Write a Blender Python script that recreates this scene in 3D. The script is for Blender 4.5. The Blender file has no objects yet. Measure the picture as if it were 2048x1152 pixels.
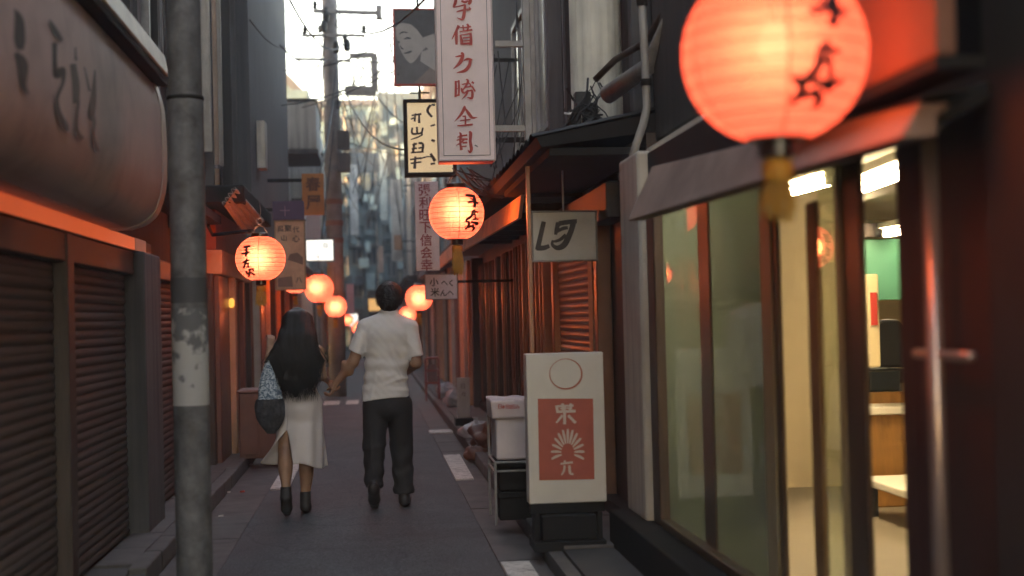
import bpy, bmesh, math, random
import numpy as np
from mathutils import Vector, Matrix
random.seed(7)
rng = np.random.default_rng(5)
S = bpy.context.scene
COL = S.collection
FPX = 2844.4

# ------------------------------------------------------------------ camera
# alley axis (+Y) vanishes at pixel (745, 640) of the 2048 x 1152 photograph; the film is tilted ~1.3 degrees
CAM = Vector((0.0, 0.0, 1.49))
_vy = Vector((745 - 1024, -(640 - 576), -FPX)).normalized()
_r = math.radians(1.3)
_vz = Vector((-math.sin(_r), math.cos(_r), 0))
_vz = (_vz - _vy * _vz.dot(_vy)).normalized()
_vx = _vy.cross(_vz)
R = Matrix((_vx, _vy, _vz))            # camera space -> world
cam_data = bpy.data.cameras.new('camera')
cam_data.lens = 50; cam_data.sensor_width = 36; cam_data.clip_start = 0.05; cam_data.clip_end = 3000
cam_data.dof.use_dof = True
cam_data.dof.focus_distance = 11.4
cam_data.dof.aperture_fstop = 1.45
cam_data.dof.aperture_blades = 0
cam = bpy.data.objects.new('camera', cam_data)
COL.objects.link(cam)
cam.matrix_world = Matrix.Translation(CAM) @ R.to_4x4()
S.camera = cam

# ------------------------------------------------------------------ sky, sun, exposure
SUN_EL, SUN_AZ = math.radians(7.0), math.radians(-121)     # low, behind the houses on the left
w = bpy.data.worlds.new('World'); S.world = w; w.use_nodes = True
nt = w.node_tree; nt.nodes.clear()
sky = nt.nodes.new('ShaderNodeTexSky'); sky.sky_type = 'NISHITA'; sky.sun_disc = False
sky.sun_elevation = SUN_EL; sky.sun_rotation = SUN_AZ
sky.air_density = 1.0; sky.dust_density = 2.0; sky.ozone_density = 1.0; sky.altitude = 0
bg = nt.nodes.new('ShaderNodeBackground'); bg.inputs['Strength'].default_value = 0.15
wo = nt.nodes.new('ShaderNodeOutputWorld')
nt.links.new(sky.outputs[0], bg.inputs[0]); nt.links.new(bg.outputs[0], wo.inputs[0])
sun_d = bpy.data.lights.new('sun', 'SUN'); sun_d.energy = 0.004; sun_d.angle = math.radians(8); sun_d.color = (1, .82, .62)
sun = bpy.data.objects.new('sun', sun_d); COL.objects.link(sun)
sdir = Vector((math.sin(SUN_AZ) * math.cos(SUN_EL), math.cos(SUN_AZ) * math.cos(SUN_EL), math.sin(SUN_EL)))
sun.rotation_euler = sdir.to_track_quat('Z', 'Y').to_euler()
sun.location = (0, 30, 40)
S.view_settings.view_transform = 'Standard'; S.view_settings.look = 'None'
S.view_settings.gamma = 1.0; S.view_settings.use_curve_mapping = False
EXPO = 3.93
S.view_settings.use_white_balance = True       # film balanced for the blue dusk
S.view_settings.white_balance_temperature = 8700
S.view_settings.white_balance_tint = 26
S.view_settings.exposure = EXPO
LAMP = 2.0**-EXPO                      # lamp strengths below are written for exposure 0
S.render.engine = 'CYCLES'
S.cycles.use_denoising = True
S.cycles.use_adaptive_sampling = True; S.cycles.adaptive_threshold = 0.035
S.cycles.max_bounces = 6; S.cycles.diffuse_bounces = 3; S.cycles.glossy_bounces = 3
S.cycles.transparent_max_bounces = 8; S.cycles.transmission_bounces = 4
S.cycles.sample_clamp_indirect = 6.0
S.cycles.caustics_reflective = False; S.cycles.caustics_refractive = False

# ------------------------------------------------------------------ photograph pixel -> point in the place
def ray(px, py):
    return R @ Vector((px - 1024, -(py - 576), -FPX))
def at(px, py, d):
    v = ray(px, py); return CAM + v * (d / v.y)
def onX(px, py, X):
    v = ray(px, py); return CAM + v * (X / v.x)
def onZ(px, py, Z=0.0):
    v = ray(px, py); return CAM + v * ((Z - CAM.z) / v.z)

# ------------------------------------------------------------------ objects
def tag(o, label=None, cat=None, group=None, kind=None):
    if label: o['label'] = label
    if cat: o['category'] = cat
    if group: o['group'] = group
    if kind: o['kind'] = kind
    return o
def thing(name, label, cat, loc=(0, 0, 0), group=None):
    o = bpy.data.objects.new(name, None); COL.objects.link(o); o.location = loc
    o.empty_display_size = .1
    return tag(o, label, cat, group)
def wloc(o):
    p = Vector((0, 0, 0))
    while o is not None:
        p = p + Vector(o.location); o = o.parent
    return p
def link_mesh(name, me, mat=None, parent=None, loc=(0, 0, 0)):
    o = bpy.data.objects.new(name, me); COL.objects.link(o)
    if mat is not None and len(me.materials) == 0: me.materials.append(mat)
    o.parent = parent; o.location = loc
    return o
class MB:
    """collects faces in world coordinates; build() links them as one mesh object"""
    def __init__(s): s.v = []; s.f = []
    def add(s, vs, fs):
        n = len(s.v); s.v += [tuple(p) for p in vs]; s.f += [tuple(i + n for i in f) for f in fs]; return s
    def box(s, x0, x1, y0, y1, z0, z1):
        if x0 > x1: x0, x1 = x1, x0
        if y0 > y1: y0, y1 = y1, y0
        if z0 > z1: z0, z1 = z1, z0
        return s.add([(x0,y0,z0),(x1,y0,z0),(x1,y1,z0),(x0,y1,z0),(x0,y0,z1),(x1,y0,z1),(x1,y1,z1),(x0,y1,z1)],
                     [(0,3,2,1),(4,5,6,7),(0,1,5,4),(1,2,6,5),(2,3,7,6),(3,0,4,7)])
    def hexa(s, p): return s.add(p, [(0,3,2,1),(4,5,6,7),(0,1,5,4),(1,2,6,5),(2,3,7,6),(3,0,4,7)])
    def bar(s, a, b, w, t, up=(0, 0, 1)):
        a = Vector(a); b = Vector(b); d = (b - a).normalized(); u = Vector(up)
        sx = d.cross(u)
        if sx.length < 1e-4: sx = d.cross(Vector((0, 1, 0)))
        sx.normalize(); sz = sx.cross(d).normalized(); sx *= w / 2; sz *= t / 2
        return s.hexa([a-sx-sz, a+sx-sz, b+sx-sz, b-sx-sz, a-sx+sz, a+sx+sz, b+sx+sz, b-sx+sz])
    def path(s, pts, r, n=8, cap=True):
        pts = [Vector(p) for p in pts]; m = len(pts)
        rr = r if isinstance(r, (list, tuple)) else [r] * m
        base = len(s.v); nrm = None
        for i, p in enumerate(pts):
            d = (pts[min(i + 1, m - 1)] - pts[max(i - 1, 0)]).normalized()
            if nrm is None:
                nrm = d.orthogonal().normalized()
            else:
                nrm = (nrm - d * nrm.dot(d))
                nrm = nrm.normalized() if nrm.length > 1e-6 else d.orthogonal().normalized()
            b = d.cross(nrm)
            for k in range(n):
                a = 2 * math.pi * k / n
                s.v.append(tuple(p + (nrm * math.cos(a) + b * math.sin(a)) * rr[i]))
        for i in range(m - 1):
            for k in range(n):
                k2 = (k + 1) % n
                s.f.append((base+i*n+k, base+i*n+k2, base+(i+1)*n+k2, base+(i+1)*n+k))
        if cap:
            s.f.append(tuple(base + k for k in reversed(range(n)))); s.f.append(tuple(base+(m-1)*n+k for k in range(n)))
        return s
    def lathe(s, prof, c, n=24, axis='z', cap=True):
        c = Vector(c); base = len(s.v)
        for r_, z_ in prof:
            for k in range(n):
                a = 2 * math.pi * k / n
                if axis == 'z': s.v.append((c.x + r_*math.cos(a), c.y + r_*math.sin(a), c.z + z_))
                elif axis == 'y': s.v.append((c.x + r_*math.cos(a), c.y + z_, c.z - r_*math.sin(a)))
                else: s.v.append((c.x + z_, c.y + r_*math.cos(a), c.z + r_*math.sin(a)))
        for i in range(len(prof) - 1):
            for k in range(n):
                k2 = (k + 1) % n
                s.f.append((base+i*n+k, base+i*n+k2, base+(i+1)*n+k2, base+(i+1)*n+k))
        if cap:
            s.f.append(tuple(base + k for k in reversed(range(n)))); s.f.append(tuple(base+(len(prof)-1)*n+k for k in range(n)))
        return s
    def extrude(s, poly, fn0, fn1):
        """poly: list of 2-D points; fn0/fn1 map them to the two ends"""
        n = len(poly); base = len(s.v)
        s.v += [tuple(fn0(*p)) for p in poly] + [tuple(fn1(*p)) for p in poly]
        s.f.append(tuple(base + k for k in range(n))); s.f.append(tuple(base + n + k for k in reversed(range(n))))
        for k in range(n):
            k2 = (k + 1) % n
            s.f.append((base + k, base + n + k, base + n + k2, base + k2))
        return s
    def grid(s, nx, ny, fn, closed_x=False):
        base = len(s.v)
        for j in range(ny):
            for i in range(nx): s.v.append(tuple(fn(i / (nx - (0 if closed_x else 1)), j / (ny - 1))))
        for j in range(ny - 1):
            for i in range(nx if closed_x else nx - 1):
                i2 = (i + 1) % nx
                s.f.append((base+j*nx+i, base+j*nx+i2, base+(j+1)*nx+i2, base+(j+1)*nx+i))
        return s
    def mesh(s, name, mat, off=(0, 0, 0), smooth=False, fix=True):
        me = bpy.data.meshes.new(name)
        ox, oy, oz = off
        me.from_pydata([(x - ox, y - oy, z - oz) for x, y, z in s.v], [], s.f)
        if fix:
            bm = bmesh.new(); bm.from_mesh(me); bmesh.ops.recalc_face_normals(bm, faces=bm.faces); bm.to_mesh(me); bm.free()
        if smooth: me.polygons.foreach_set('use_smooth', [True] * len(me.polygons))
        me.update()
        if mat is not None: me.materials.append(mat)
        return me
    def build(s, name, mat, parent=None, smooth=False, bevel=0, solid=0, fix=True):
        off = wloc(parent) if parent is not None else Vector((0, 0, 0))
        me = s.mesh(name, mat, off, smooth, fix)
        o = link_mesh(name, me, None, parent)
        if solid:
            m = o.modifiers.new('thickness', 'SOLIDIFY'); m.thickness = solid; m.offset = 0
        if bevel:
            m = o.modifiers.new('edge', 'BEVEL'); m.width = bevel; m.segments = 2; m.limit_method = 'ANGLE'
        return o
def box(name, mat, parent, x0, x1, y0, y1, z0, z1, bevel=0):
    return MB().box(x0, x1, y0, y1, z0, z1).build(name, mat, parent, bevel=bevel)
def struct(o): o['kind'] = 'structure'; return o

# ------------------------------------------------------------------ materials
MATS = {}
def lin(c): return tuple(((x/255)/12.92 if x/255 <= .04045 else ((x/255 + .055)/1.055)**2.4) for x in c)
def mat(name, col, rough=.7, metal=0.0, var=.25, scale=3.0, bump=.15, bscale=30.0, streak=0.0, coat=0.0, spec=.5, dirt=0.0, stretch=None):
    if name in MATS: return MATS[name]
    m = bpy.data.materials.new(name); m.use_nodes = True; MATS[name] = m
    t = m.node_tree; N = t.nodes; L = t.links; p = N['Principled BSDF']
    p.inputs['Roughness'].default_value = rough; p.inputs['Metallic'].default_value = metal
    p.inputs['Specular IOR Level'].default_value = spec
    if coat: p.inputs['Coat Weight'].default_value = coat; p.inputs['Coat Roughness'].default_value = .15
    tc = N.new('ShaderNodeTexCoord'); oi = N.new('ShaderNodeObjectInfo')
    mw = N.new('ShaderNodeMath'); mw.operation = 'MULTIPLY'; mw.inputs[1].default_value = 13.0
    L.new(oi.outputs['Random'], mw.inputs[0])
    src = tc.outputs['Object']
    if stretch:
        mp = N.new('ShaderNodeMapping'); mp.inputs['Scale'].default_value = stretch; L.new(src, mp.inputs[0]); src = mp.outputs[0]
    n1 = N.new('ShaderNodeTexNoise'); n1.noise_dimensions = '4D'; n1.inputs['Scale'].default_value = scale; n1.inputs['Detail'].default_value = 6; n1.inputs['Roughness'].default_value = .62
    L.new(src, n1.inputs['Vector']); L.new(mw.outputs[0], n1.inputs['W'])
    mr = N.new('ShaderNodeMapRange'); mr.inputs[1].default_value = .3; mr.inputs[2].default_value = .7
    mr.inputs[3].default_value = 1 - var; mr.inputs[4].default_value = 1 + var
    L.new(n1.outputs['Fac'], mr.inputs[0])
    mx = N.new('ShaderNodeMix'); mx.data_type = 'RGBA'; mx.blend_type = 'MULTIPLY'; mx.inputs[0].default_value = 1
    mx.inputs[6].default_value = (*col, 1)
    L.new(mr.outputs[0], mx.inputs[7]); out = mx.outputs[2]
    if streak:
        mp2 = N.new('ShaderNodeMapping'); mp2.inputs['Scale'].default_value = (9, 9, .5); L.new(tc.outputs['Object'], mp2.inputs[0])
        n3 = N.new('ShaderNodeTexNoise'); n3.inputs['Scale'].default_value = 1.4; n3.inputs['Detail'].default_value = 5
        L.new(mp2.outputs[0], n3.inputs['Vector'])
        r3 = N.new('ShaderNodeMapRange'); r3.inputs[1].default_value = .45; r3.inputs[2].default_value = .75; r3.inputs[3].default_value = 1; r3.inputs[4].default_value = 1 - streak
        L.new(n3.outputs['Fac'], r3.inputs[0])
        m3 = N.new('ShaderNodeMix'); m3.data_type = 'RGBA'; m3.blend_type = 'MULTIPLY'; m3.inputs[0].default_value = 1
        L.new(out, m3.inputs[6]); L.new(r3.outputs[0], m3.inputs[7]); out = m3.outputs[2]
    if dirt:
        n4 = N.new('ShaderNodeTexNoise'); n4.inputs['Scale'].default_value = scale * .5; n4.inputs['Detail'].default_value = 9; n4.inputs['Roughness'].default_value = .7
        L.new(tc.outputs['Object'], n4.inputs['Vector'])
        r4 = N.new('ShaderNodeMapRange'); r4.inputs[1].default_value = .52; r4.inputs[2].default_value = .68; r4.inputs[3].default_value = 0; r4.inputs[4].default_value = dirt
        L.new(n4.outputs['Fac'], r4.inputs[0])
        m4 = N.new('ShaderNodeMix'); m4.data_type = 'RGBA'; L.new(r4.outputs[0], m4.inputs[0]); L.new(out, m4.inputs[6]); m4.inputs[7].default_value = (.045, .036, .028, 1)
        out = m4.outputs[2]
    L.new(out, p.inputs['Base Color'])
    rr = N.new('ShaderNodeMapRange'); rr.inputs[3].default_value = max(0, rough - .12); rr.inputs[4].default_value = min(1, rough + .12)
    L.new(n1.outputs['Fac'], rr.inputs[0]); L.new(rr.outputs[0], p.inputs['Roughness'])
    if bump:
        n2 = N.new('ShaderNodeTexNoise'); n2.inputs['Scale'].default_value = bscale; n2.inputs['Detail'].default_value = 4
        L.new(src, n2.inputs['Vector'])
        b = N.new('ShaderNodeBump'); b.inputs['Strength'].default_value = bump; b.inputs['Distance'].default_value = .01
        L.new(n2.outputs['Fac'], b.inputs['Height']); L.new(b.outputs[0], p.inputs['Normal'])
    return m
def emis(name, col, s):
    if name in MATS: return MATS[name]
    m = bpy.data.materials.new(name); m.use_nodes = True; MATS[name] = m
    p = m.node_tree.nodes['Principled BSDF']
    p.inputs['Base Color'].default_value = (*[min(.8, c) for c in col], 1); p.inputs['Roughness'].default_value = .5
    p.inputs['Emission Color'].default_value = (*col, 1); p.inputs['Emission Strength'].default_value = s*LAMP
    return m
def glass(name, tint=(1, 1, 1), veil=0.0, veilcol=(.3, .33, .3), refl=1.0, rough=.02):
    if name in MATS: return MATS[name]
    m = bpy.data.materials.new(name); m.use_nodes = True; MATS[name] = m
    t = m.node_tree; N = t.nodes; L = t.links; N.remove(N['Principled BSDF']); o = N['Material Output']
    tr = N.new('ShaderNodeBsdfTransparent'); tr.inputs[0].default_value = (*tint, 1)
    gl = N.new('ShaderNodeBsdfGlossy'); gl.inputs['Roughness'].default_value = rough; gl.inputs[0].default_value = (refl, refl, refl, 1)
    fr = N.new('ShaderNodeFresnel'); fr.inputs[0].default_value = 1.5
    a = tr.outputs[0]
    if veil:
        d = N.new('ShaderNodeBsdfDiffuse'); d.inputs[0].default_value = (*veilcol, 1)
        tl = N.new('ShaderNodeBsdfTranslucent'); tl.inputs[0].default_value = (*veilcol, 1)
        dm = N.new('ShaderNodeMixShader'); L.new(d.outputs[0], dm.inputs[1]); L.new(tl.outputs[0], dm.inputs[2])
        vm = N.new('ShaderNodeMixShader'); vm.inputs[0].default_value = veil
        L.new(a, vm.inputs[1]); L.new(dm.outputs[0], vm.inputs[2]); a = vm.outputs[0]
    ge = N.new('ShaderNodeNewGeometry'); iv = N.new('ShaderNodeMath'); iv.operation = 'SUBTRACT'; iv.inputs[0].default_value = 1.0; L.new(ge.outputs['Backfacing'], iv.inputs[1])
    fm = N.new('ShaderNodeMath'); fm.operation = 'MULTIPLY'; L.new(fr.outputs[0], fm.inputs[0]); L.new(iv.outputs[0], fm.inputs[1])
    mx = N.new('ShaderNodeMixShader'); L.new(fm.outputs[0], mx.inputs[0]); L.new(a, mx.inputs[1]); L.new(gl.outputs[0], mx.inputs[2])
    L.new(mx.outputs[0], o.inputs[0]); return m

M_asph = mat('asphalt', (.078, .080, .082), .85, var=.3, scale=1.6, bump=.6, bscale=160, dirt=.35)
def roughen(m):
    # aggregate speckle and hairline cracks on top of the base tone
    t = m.node_tree; N = t.nodes; L = t.links; p = N['Principled BSDF']; src = p.inputs['Base Color'].links[0].from_socket
    tc = N.new('ShaderNodeTexCoord')
    n = N.new('ShaderNodeTexNoise'); n.inputs['Scale'].default_value = 75; n.inputs['Detail'].default_value = 3; L.new(tc.outputs['Object'], n.inputs['Vector'])
    r = N.new('ShaderNodeMapRange'); r.inputs[1].default_value = .35; r.inputs[2].default_value = .68; r.inputs[3].default_value = .55; r.inputs[4].default_value = 1.55; L.new(n.outputs['Fac'], r.inputs[0])
    nw = N.new('ShaderNodeTexNoise'); nw.inputs['Scale'].default_value = 1.5; L.new(tc.outputs['Object'], nw.inputs['Vector'])
    av = N.new('ShaderNodeMix'); av.data_type = 'RGBA'; av.inputs[0].default_value = .25; L.new(tc.outputs['Object'], av.inputs[6]); L.new(nw.outputs['Color'], av.inputs[7])
    v = N.new('ShaderNodeTexVoronoi'); v.feature = 'DISTANCE_TO_EDGE'; v.inputs['Scale'].default_value = 1.1; L.new(av.outputs[2], v.inputs['Vector'])
    rc = N.new('ShaderNodeMapRange'); rc.inputs[1].default_value = .0; rc.inputs[2].default_value = .012; rc.inputs[3].default_value = .72; rc.inputs[4].default_value = 1; L.new(v.outputs['Distance'], rc.inputs[0])
    m1 = N.new('ShaderNodeMath'); m1.operation = 'MULTIPLY'; L.new(r.outputs[0], m1.inputs[0]); L.new(rc.outputs[0], m1.inputs[1])
    mx = N.new('ShaderNodeMix'); mx.data_type = 'RGBA'; mx.blend_type = 'MULTIPLY'; mx.inputs[0].default_value = 1; L.new(src, mx.inputs[6]); L.new(m1.outputs[0], mx.inputs[7]); L.new(mx.outputs[2], p.inputs['Base Color'])
roughen(M_asph)
M_conc = mat('gutter_concrete', (.105, .096, .09), .85, var=.35, scale=4, bump=.3, bscale=90, dirt=.6)
M_kerb = mat('kerb_concrete', (.105, .097, .09), .85, var=.3, scale=6, bump=.4, bscale=60, dirt=.7)
M_ground = mat('ground_concrete', (.075, .07, .066), .9, var=.3, scale=2, bump=.3)
M_paint = mat('road_paint', (.56, .54, .49), .8, var=.3, scale=22, bump=.3, bscale=120, dirt=.75)
M_dwood = mat('dark_timber', (.055, .036, .028), .55, var=.35, scale=5, bump=.25, bscale=25, stretch=(6, 6, .6))
M_shut = mat('brown_shutter_metal', (.062, .046, .037), .7, metal=.1, var=.4, scale=2.0, bump=.15, dirt=.55)
M_shut2 = mat('grey_shutter_metal', (.17, .135, .115), .36, metal=.4, var=.25, scale=2.5, bump=.08, dirt=.3)
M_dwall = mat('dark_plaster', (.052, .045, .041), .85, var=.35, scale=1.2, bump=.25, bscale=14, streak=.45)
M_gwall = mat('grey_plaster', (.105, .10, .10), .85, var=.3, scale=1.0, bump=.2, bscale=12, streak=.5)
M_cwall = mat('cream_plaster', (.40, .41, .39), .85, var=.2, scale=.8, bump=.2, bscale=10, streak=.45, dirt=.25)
M_twall = mat('pale_teal_render', (.125, .21, .24), .9, var=.25, scale=.5, bump=.2, bscale=6, streak=.18, dirt=.25)
M_tdark = mat('dark_teal_render', (.075, .11, .125), .9, var=.3, scale=.6, bump=.2, bscale=6, streak=.15)
M_gsteel = mat('grey_steel', (.2, .2, .21), .45, metal=.55, var=.25, scale=5, bump=.1, dirt=.3)
M_zinc = mat('weathered_pipe', (.38, .37, .34), .5, metal=.15, var=.25, scale=4, bump=.1, streak=.5)
M_maroon = mat('maroon_panel', (.14, .06, .045), .4, var=.3, scale=4, bump=.08, coat=.15)
M_orange = mat('orange_fascia_paint', (.66, .36, .22), .6, var=.2, scale=3, bump=.1, dirt=.25)
M_red = mat('red_board_paint', (.21, .085, .05), .7, var=.2, scale=3, bump=.06, dirt=.3)
M_pinkf = mat('dusty_pink_canopy', (.33, .225, .18), .9, var=.2, scale=2, bump=.1, dirt=.35, spec=.15)
M_black = mat('black_metal', (.02, .018, .017), .8, var=.2, bump=.1, spec=.2)
M_wire = mat('cable_sheath', (.02, .02, .02), .6, var=.1, bump=0)
M_fglass = mat('far_window_glass', (.035, .05, .06), .75, var=.3, scale=.6, bump=0, spec=.15)
M_dglass = mat('dark_window_glass', (.03, .035, .04), .12, var=.3, scale=.6, bump=0, spec=.8)
# ================================================================== ground
struct(MB().grid(2, 2, lambda u, v: (-60 + 120*u, -40 + 240*v, 0)).build('ground', M_ground))
XL, XR = -.94, .72                               # asphalt edges
struct(MB().grid(9, 60, lambda u, v: (XL + (XR - XL)*u, -6 + 100*v, .012 + .01*math.sin(math.pi*u) )).build('road', M_asph, smooth=True))
gutter = struct(MB().box(-1.30, XL, -6, 94, .001, .004).build('gutter', M_conc))
def slabs(x0, x1, ys, h, parent, m):
    for a, b in zip(ys[:-1], ys[1:]):
        dz = random.uniform(0, .004)
        MB().box(x0, x1, a + .006, b - .006, .0045, h + dz).build('gutter_slab', m, parent, bevel=.004)
slabs(-1.285, XL - .004, [5 + 1.15*i for i in range(4)] + [9.95 + 1.2*i for i in range(14)], .011, gutter, M_conc)
gutter_r = struct(MB().box(XR, 1.0, -6, 94, .001, .004).build('gutter', M_conc))
slabs(XR + .004, .995, [5 + 1.2*i for i in range(18)], .011, gutter_r, M_conc)
kerb_l = struct(MB().box(-1.392, -1.302, -6, 94, .001, .09).build('kerb', M_kerb))
kerb_r = struct(MB().box(1.007, 1.088, -6, 94, .001, .09).build('kerb', M_kerb))
def kerbs(x0, x1, y0, n, parent):
    me = MB().box(x0, x1, 0, .588, .0, .125).mesh('kerb_stone', M_kerb)
    for i in range(n):
        o = link_mesh('kerb_stone', me, None, parent, (random.uniform(-.004, .004), y0 + .6*i, random.uniform(.002, .01)))
        b = o.modifiers.new('edge', 'BEVEL'); b.width = .012; b.segments = 2
kerbs(-1.40, -1.295, 8.2, 26, kerb_l)
kerbs(1.0, 1.095, 8.6, 26, kerb_r)
pave_l = struct(MB().box(-1.75, -1.403, -6, 94, .001, .10).build('pavement', M_ground))
pave_r = struct(MB().box(1.098, 1.75, -6, 94, .001, .10).build('pavement', M_ground))
for i in range(22):      # pavement slabs, each with its own edge
    y = 8.4 + .62*i
    MB().box(-1.62, -1.408, y, y + .61, .1, .117 + random.uniform(0, .006)).build('paving_slab', M_conc, pave_l, bevel=.004)
    MB().box(1.102, 1.60, y, y + .61, .1, .117 + random.uniform(0, .006)).build('paving_slab', M_conc, pave_r, bevel=.004)
def marking(q, lab=None):
    z = .027
    o = MB().hexa([(x, y, .002) for x, y in q] + [(x, y, z) for x, y in q]).build('road_marking', M_paint)
    return struct(o)
marking([(.72, 12.95), (.885, 12.95), (.90, 15.3), (.72, 15.3)])
marking([(.73, 6.2), (.90, 6.2), (.90, 8.5), (.73, 8.5)])
marking([(-.93, 12.7), (-.77, 12.7), (-.77, 15.0), (-.93, 15.0)])
marking([(.70, 18.3), (1.0, 18.3), (1.0, 18.75), (.70, 18.75)])
for a, b in ((-.90, -.62), (-.50, -.28), (-.16, .10), (.24, .50)):
    marking([(a, 25.2), (b, 25.2), (b, 26.3), (a, 26.3)])


# ================================================================== roller shutters
def slat_mesh(L, pitch, m):
    n = 7
    prof = [(.008*math.sin(math.pi*i/(n-1)), pitch*.95*i/(n-1)) for i in range(n)]
    mb = MB()
    for x, z in prof: mb.v += [(x, 0, z), (x, L, z)]
    mb.v += [(-.004, 0, 0), (-.004, L, 0), (-.004, 0, pitch*.94), (-.004, L, pitch*.94)]
    for i in range(n-1): mb.f.append((2*i, 2*i+1, 2*i+3, 2*i+2))
    mb.f += [(2*n, 2*n+1, 1, 0), (2*(n-1), 2*n-1, 2*n+3, 2*n+2), (2*n, 2*n+2, 2*n+3, 2*n+1)]
    return mb.mesh('slat', m, fix=True)
def shutter(root, X, side, y0, y1, z0, z1, pitch, m):
    """side=+1: slats bulge towards +X"""
    base = wloc(root)
    s = MB().box(X - side*.03, X - side*.012, y0, y1, z0, z1).build('shutter', m, root)
    me = slat_mesh(y1 - y0, pitch, m)
    k = 0; z = z0
    while z < z1 - pitch*.5:
        o = link_mesh('slat', me, None, s, (X - base.x - wloc(s).x + base.x - 0, y0 - base.y, z - base.z))
        o.location.x = X - base.x
        if side < 0: o.scale.x = -1
        o.rotation_euler = (random.gauss(0, .0012), random.gauss(0, .05), 0)
        z += pitch; k += 1
    return s

# ================================================================== left: shuttered shop next to the camera
r = thing('shuttered_shop', 'dark shuttered shop with fascia strip made to glow orange in the near left foreground', 'building', (-1.6, 8, 0))
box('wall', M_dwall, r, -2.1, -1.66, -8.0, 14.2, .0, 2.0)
box('upper_wall', M_dwall, r, -6.0, -1.78, -8.0, 14.2, 2.001, 9.5)  # unseen length behind the camera added to block the low sun
M_glow = emis('painted_orange_glow', (1.0, .19, .075), .38)  # orange light on the fascia put in as emission; no lamp behind it
box('fascia', M_dwood, r, -1.72, -1.562, -7.9, 10.36, 1.985, 2.07, bevel=.008)
box('painted_glow_strip', M_glow, r, -1.5615, -1.545, -7.9, 9.55, 1.99, 2.068)
box('strip_end', mat('strip_end_cream', (.55, .44, .34), .5, var=.1), r, -1.5615, -1.543, 9.56, 10.0, 1.988, 2.07)
box('shutter_box', M_dwood, r, -1.658, -1.57, 2.5, 14.1, 1.83, 1.983, bevel=.01)
for y0, y1 in ((3.0, 7.5), (7.74, 9.62), (10.40, 14.05)):
    shutter(r, -1.635, 1, y0, y1, .12, 1.83, .052, M_shut)
box('post', M_dwood, r, -1.655, -1.56, 7.53, 7.70, .1, 1.983, bevel=.01)
box('post', M_gwall, r, -1.655, -1.50, 9.65, 10.36, .1, 1.983, bevel=.012)
box('post', M_dwood, r, -1.655, -1.54, 14.06, 14.2, .1, 1.983, bevel=.01)
for i, y in enumerate((8.9, 9.3, 9.75, 10.15, 10.5, 10.95, 11.4, 12.0, 12.8, 13.4, 13.9)):     # upright ribs of the upper storey
    m = (M_gsteel, M_dwall, M_gwall)[i % 3]
    box('wall_rib', m, r, -1.775, -1.70 - .02*(i % 2), y, y + (.06, .12, .16)[i % 3], 2.35 + .25*(i % 2), 9.3)
for y in (9.0, 12.2): 
    w_ = box('window', M_gsteel, r, -1.777, -1.755, y + .3, y + 1.4, 3.6, 5.4); MB().box(-1.754, -1.748, y + .36, y + 1.34, 3.66, 5.34).build('pane', M_dglass, w_)
box('gutter_board', M_black, r, -1.775, -1.45, 10.6, 14.1, 2.46, 2.54)
# drum-bottomed shop sign over the fascia
M_drum = mat('sign_drum_pink_grey', (.50, .38, .345), .6, var=.16, scale=2, bump=.06, dirt=.35)
r = thing('drum_shop_sign', 'long pinkish drum-bottomed shop sign with blurred dark brush characters, upper left', 'sign', (-1.5, 6, 2.1))
prof = [(-1.60, 2.93), (-1.27, 2.93), (-1.235, 2.80), (-1.225, 2.6), (-1.225, 2.42), (-1.24, 2.28), (-1.28, 2.17), (-1.35, 2.105), (-1.44, 2.075), (-1.60, 2.07)]
def prof_s(p, k=3):
    out = []
    for a, b in zip(p[:-1], p[1:]):
        out += [(a[0] + (b[0]-a[0])*i/k, a[1] + (b[1]-a[1])*i/k) for i in range(k)]
    return out + [p[-1]]
def spline(p, k=5):
    P = [np.array(q) for q in p]; out = []
    for i in range(len(P) - 1):
        p0, p1, p2, p3 = P[max(i-1, 0)], P[i], P[i+1], P[min(i+2, len(P)-1)]
        for j in range(k):
            t = j/k; out.append(tuple(.5*((2*p1) + (-p0+p2)*t + (2*p0-5*p1+4*p2-p3)*t*t + (-p0+3*p1-3*p2+p3)*t**3)))
    return out + [tuple(P[-1])]
prof = [prof[0]] + spline(prof[1:-1]) + [prof[-1]]
drum = MB().extrude(prof, lambda x, z: (x, 3.2, z), lambda x, z: (x, 8.62, z)).build('drum', M_drum, r)
MB().extrude([(x*1.0 + (-.0 if i in (0, len(prof)-1) else .006), z + (.006 if z > 2.9 else -.006 if z < 2.2 else 0)) for i, (x, z) in enumerate(prof)],
             lambda x, z: (x, 8.625, z), lambda x, z: (x, 8.78, z)).build('end_cap', mat('sign_end_pale', (.50, .42, .37), .45, var=.1, bump=.05, dirt=.15), r)
MB().box(-1.60, -1.20, 3.2, 8.76, 2.937, 2.985).build('top_rail', M_black, r, bevel=.006)
MB().hexa([(-1.62, 3.2, 2.99), (-1.19, 3.2, 2.99), (-1.19, 8.74, 2.99), (-1.62, 8.74, 2.99),
           (-1.62, 3.2, 3.20), (-1.215, 3.2, 3.12), (-1.215, 8.74, 3.12), (-1.62, 8.74, 3.20)]).build('flashing', mat('cream_flashing', (.76, .70, .58), .5, var=.2, scale=3, bump=.05, dirt=.3), r, bevel=.006)
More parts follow.
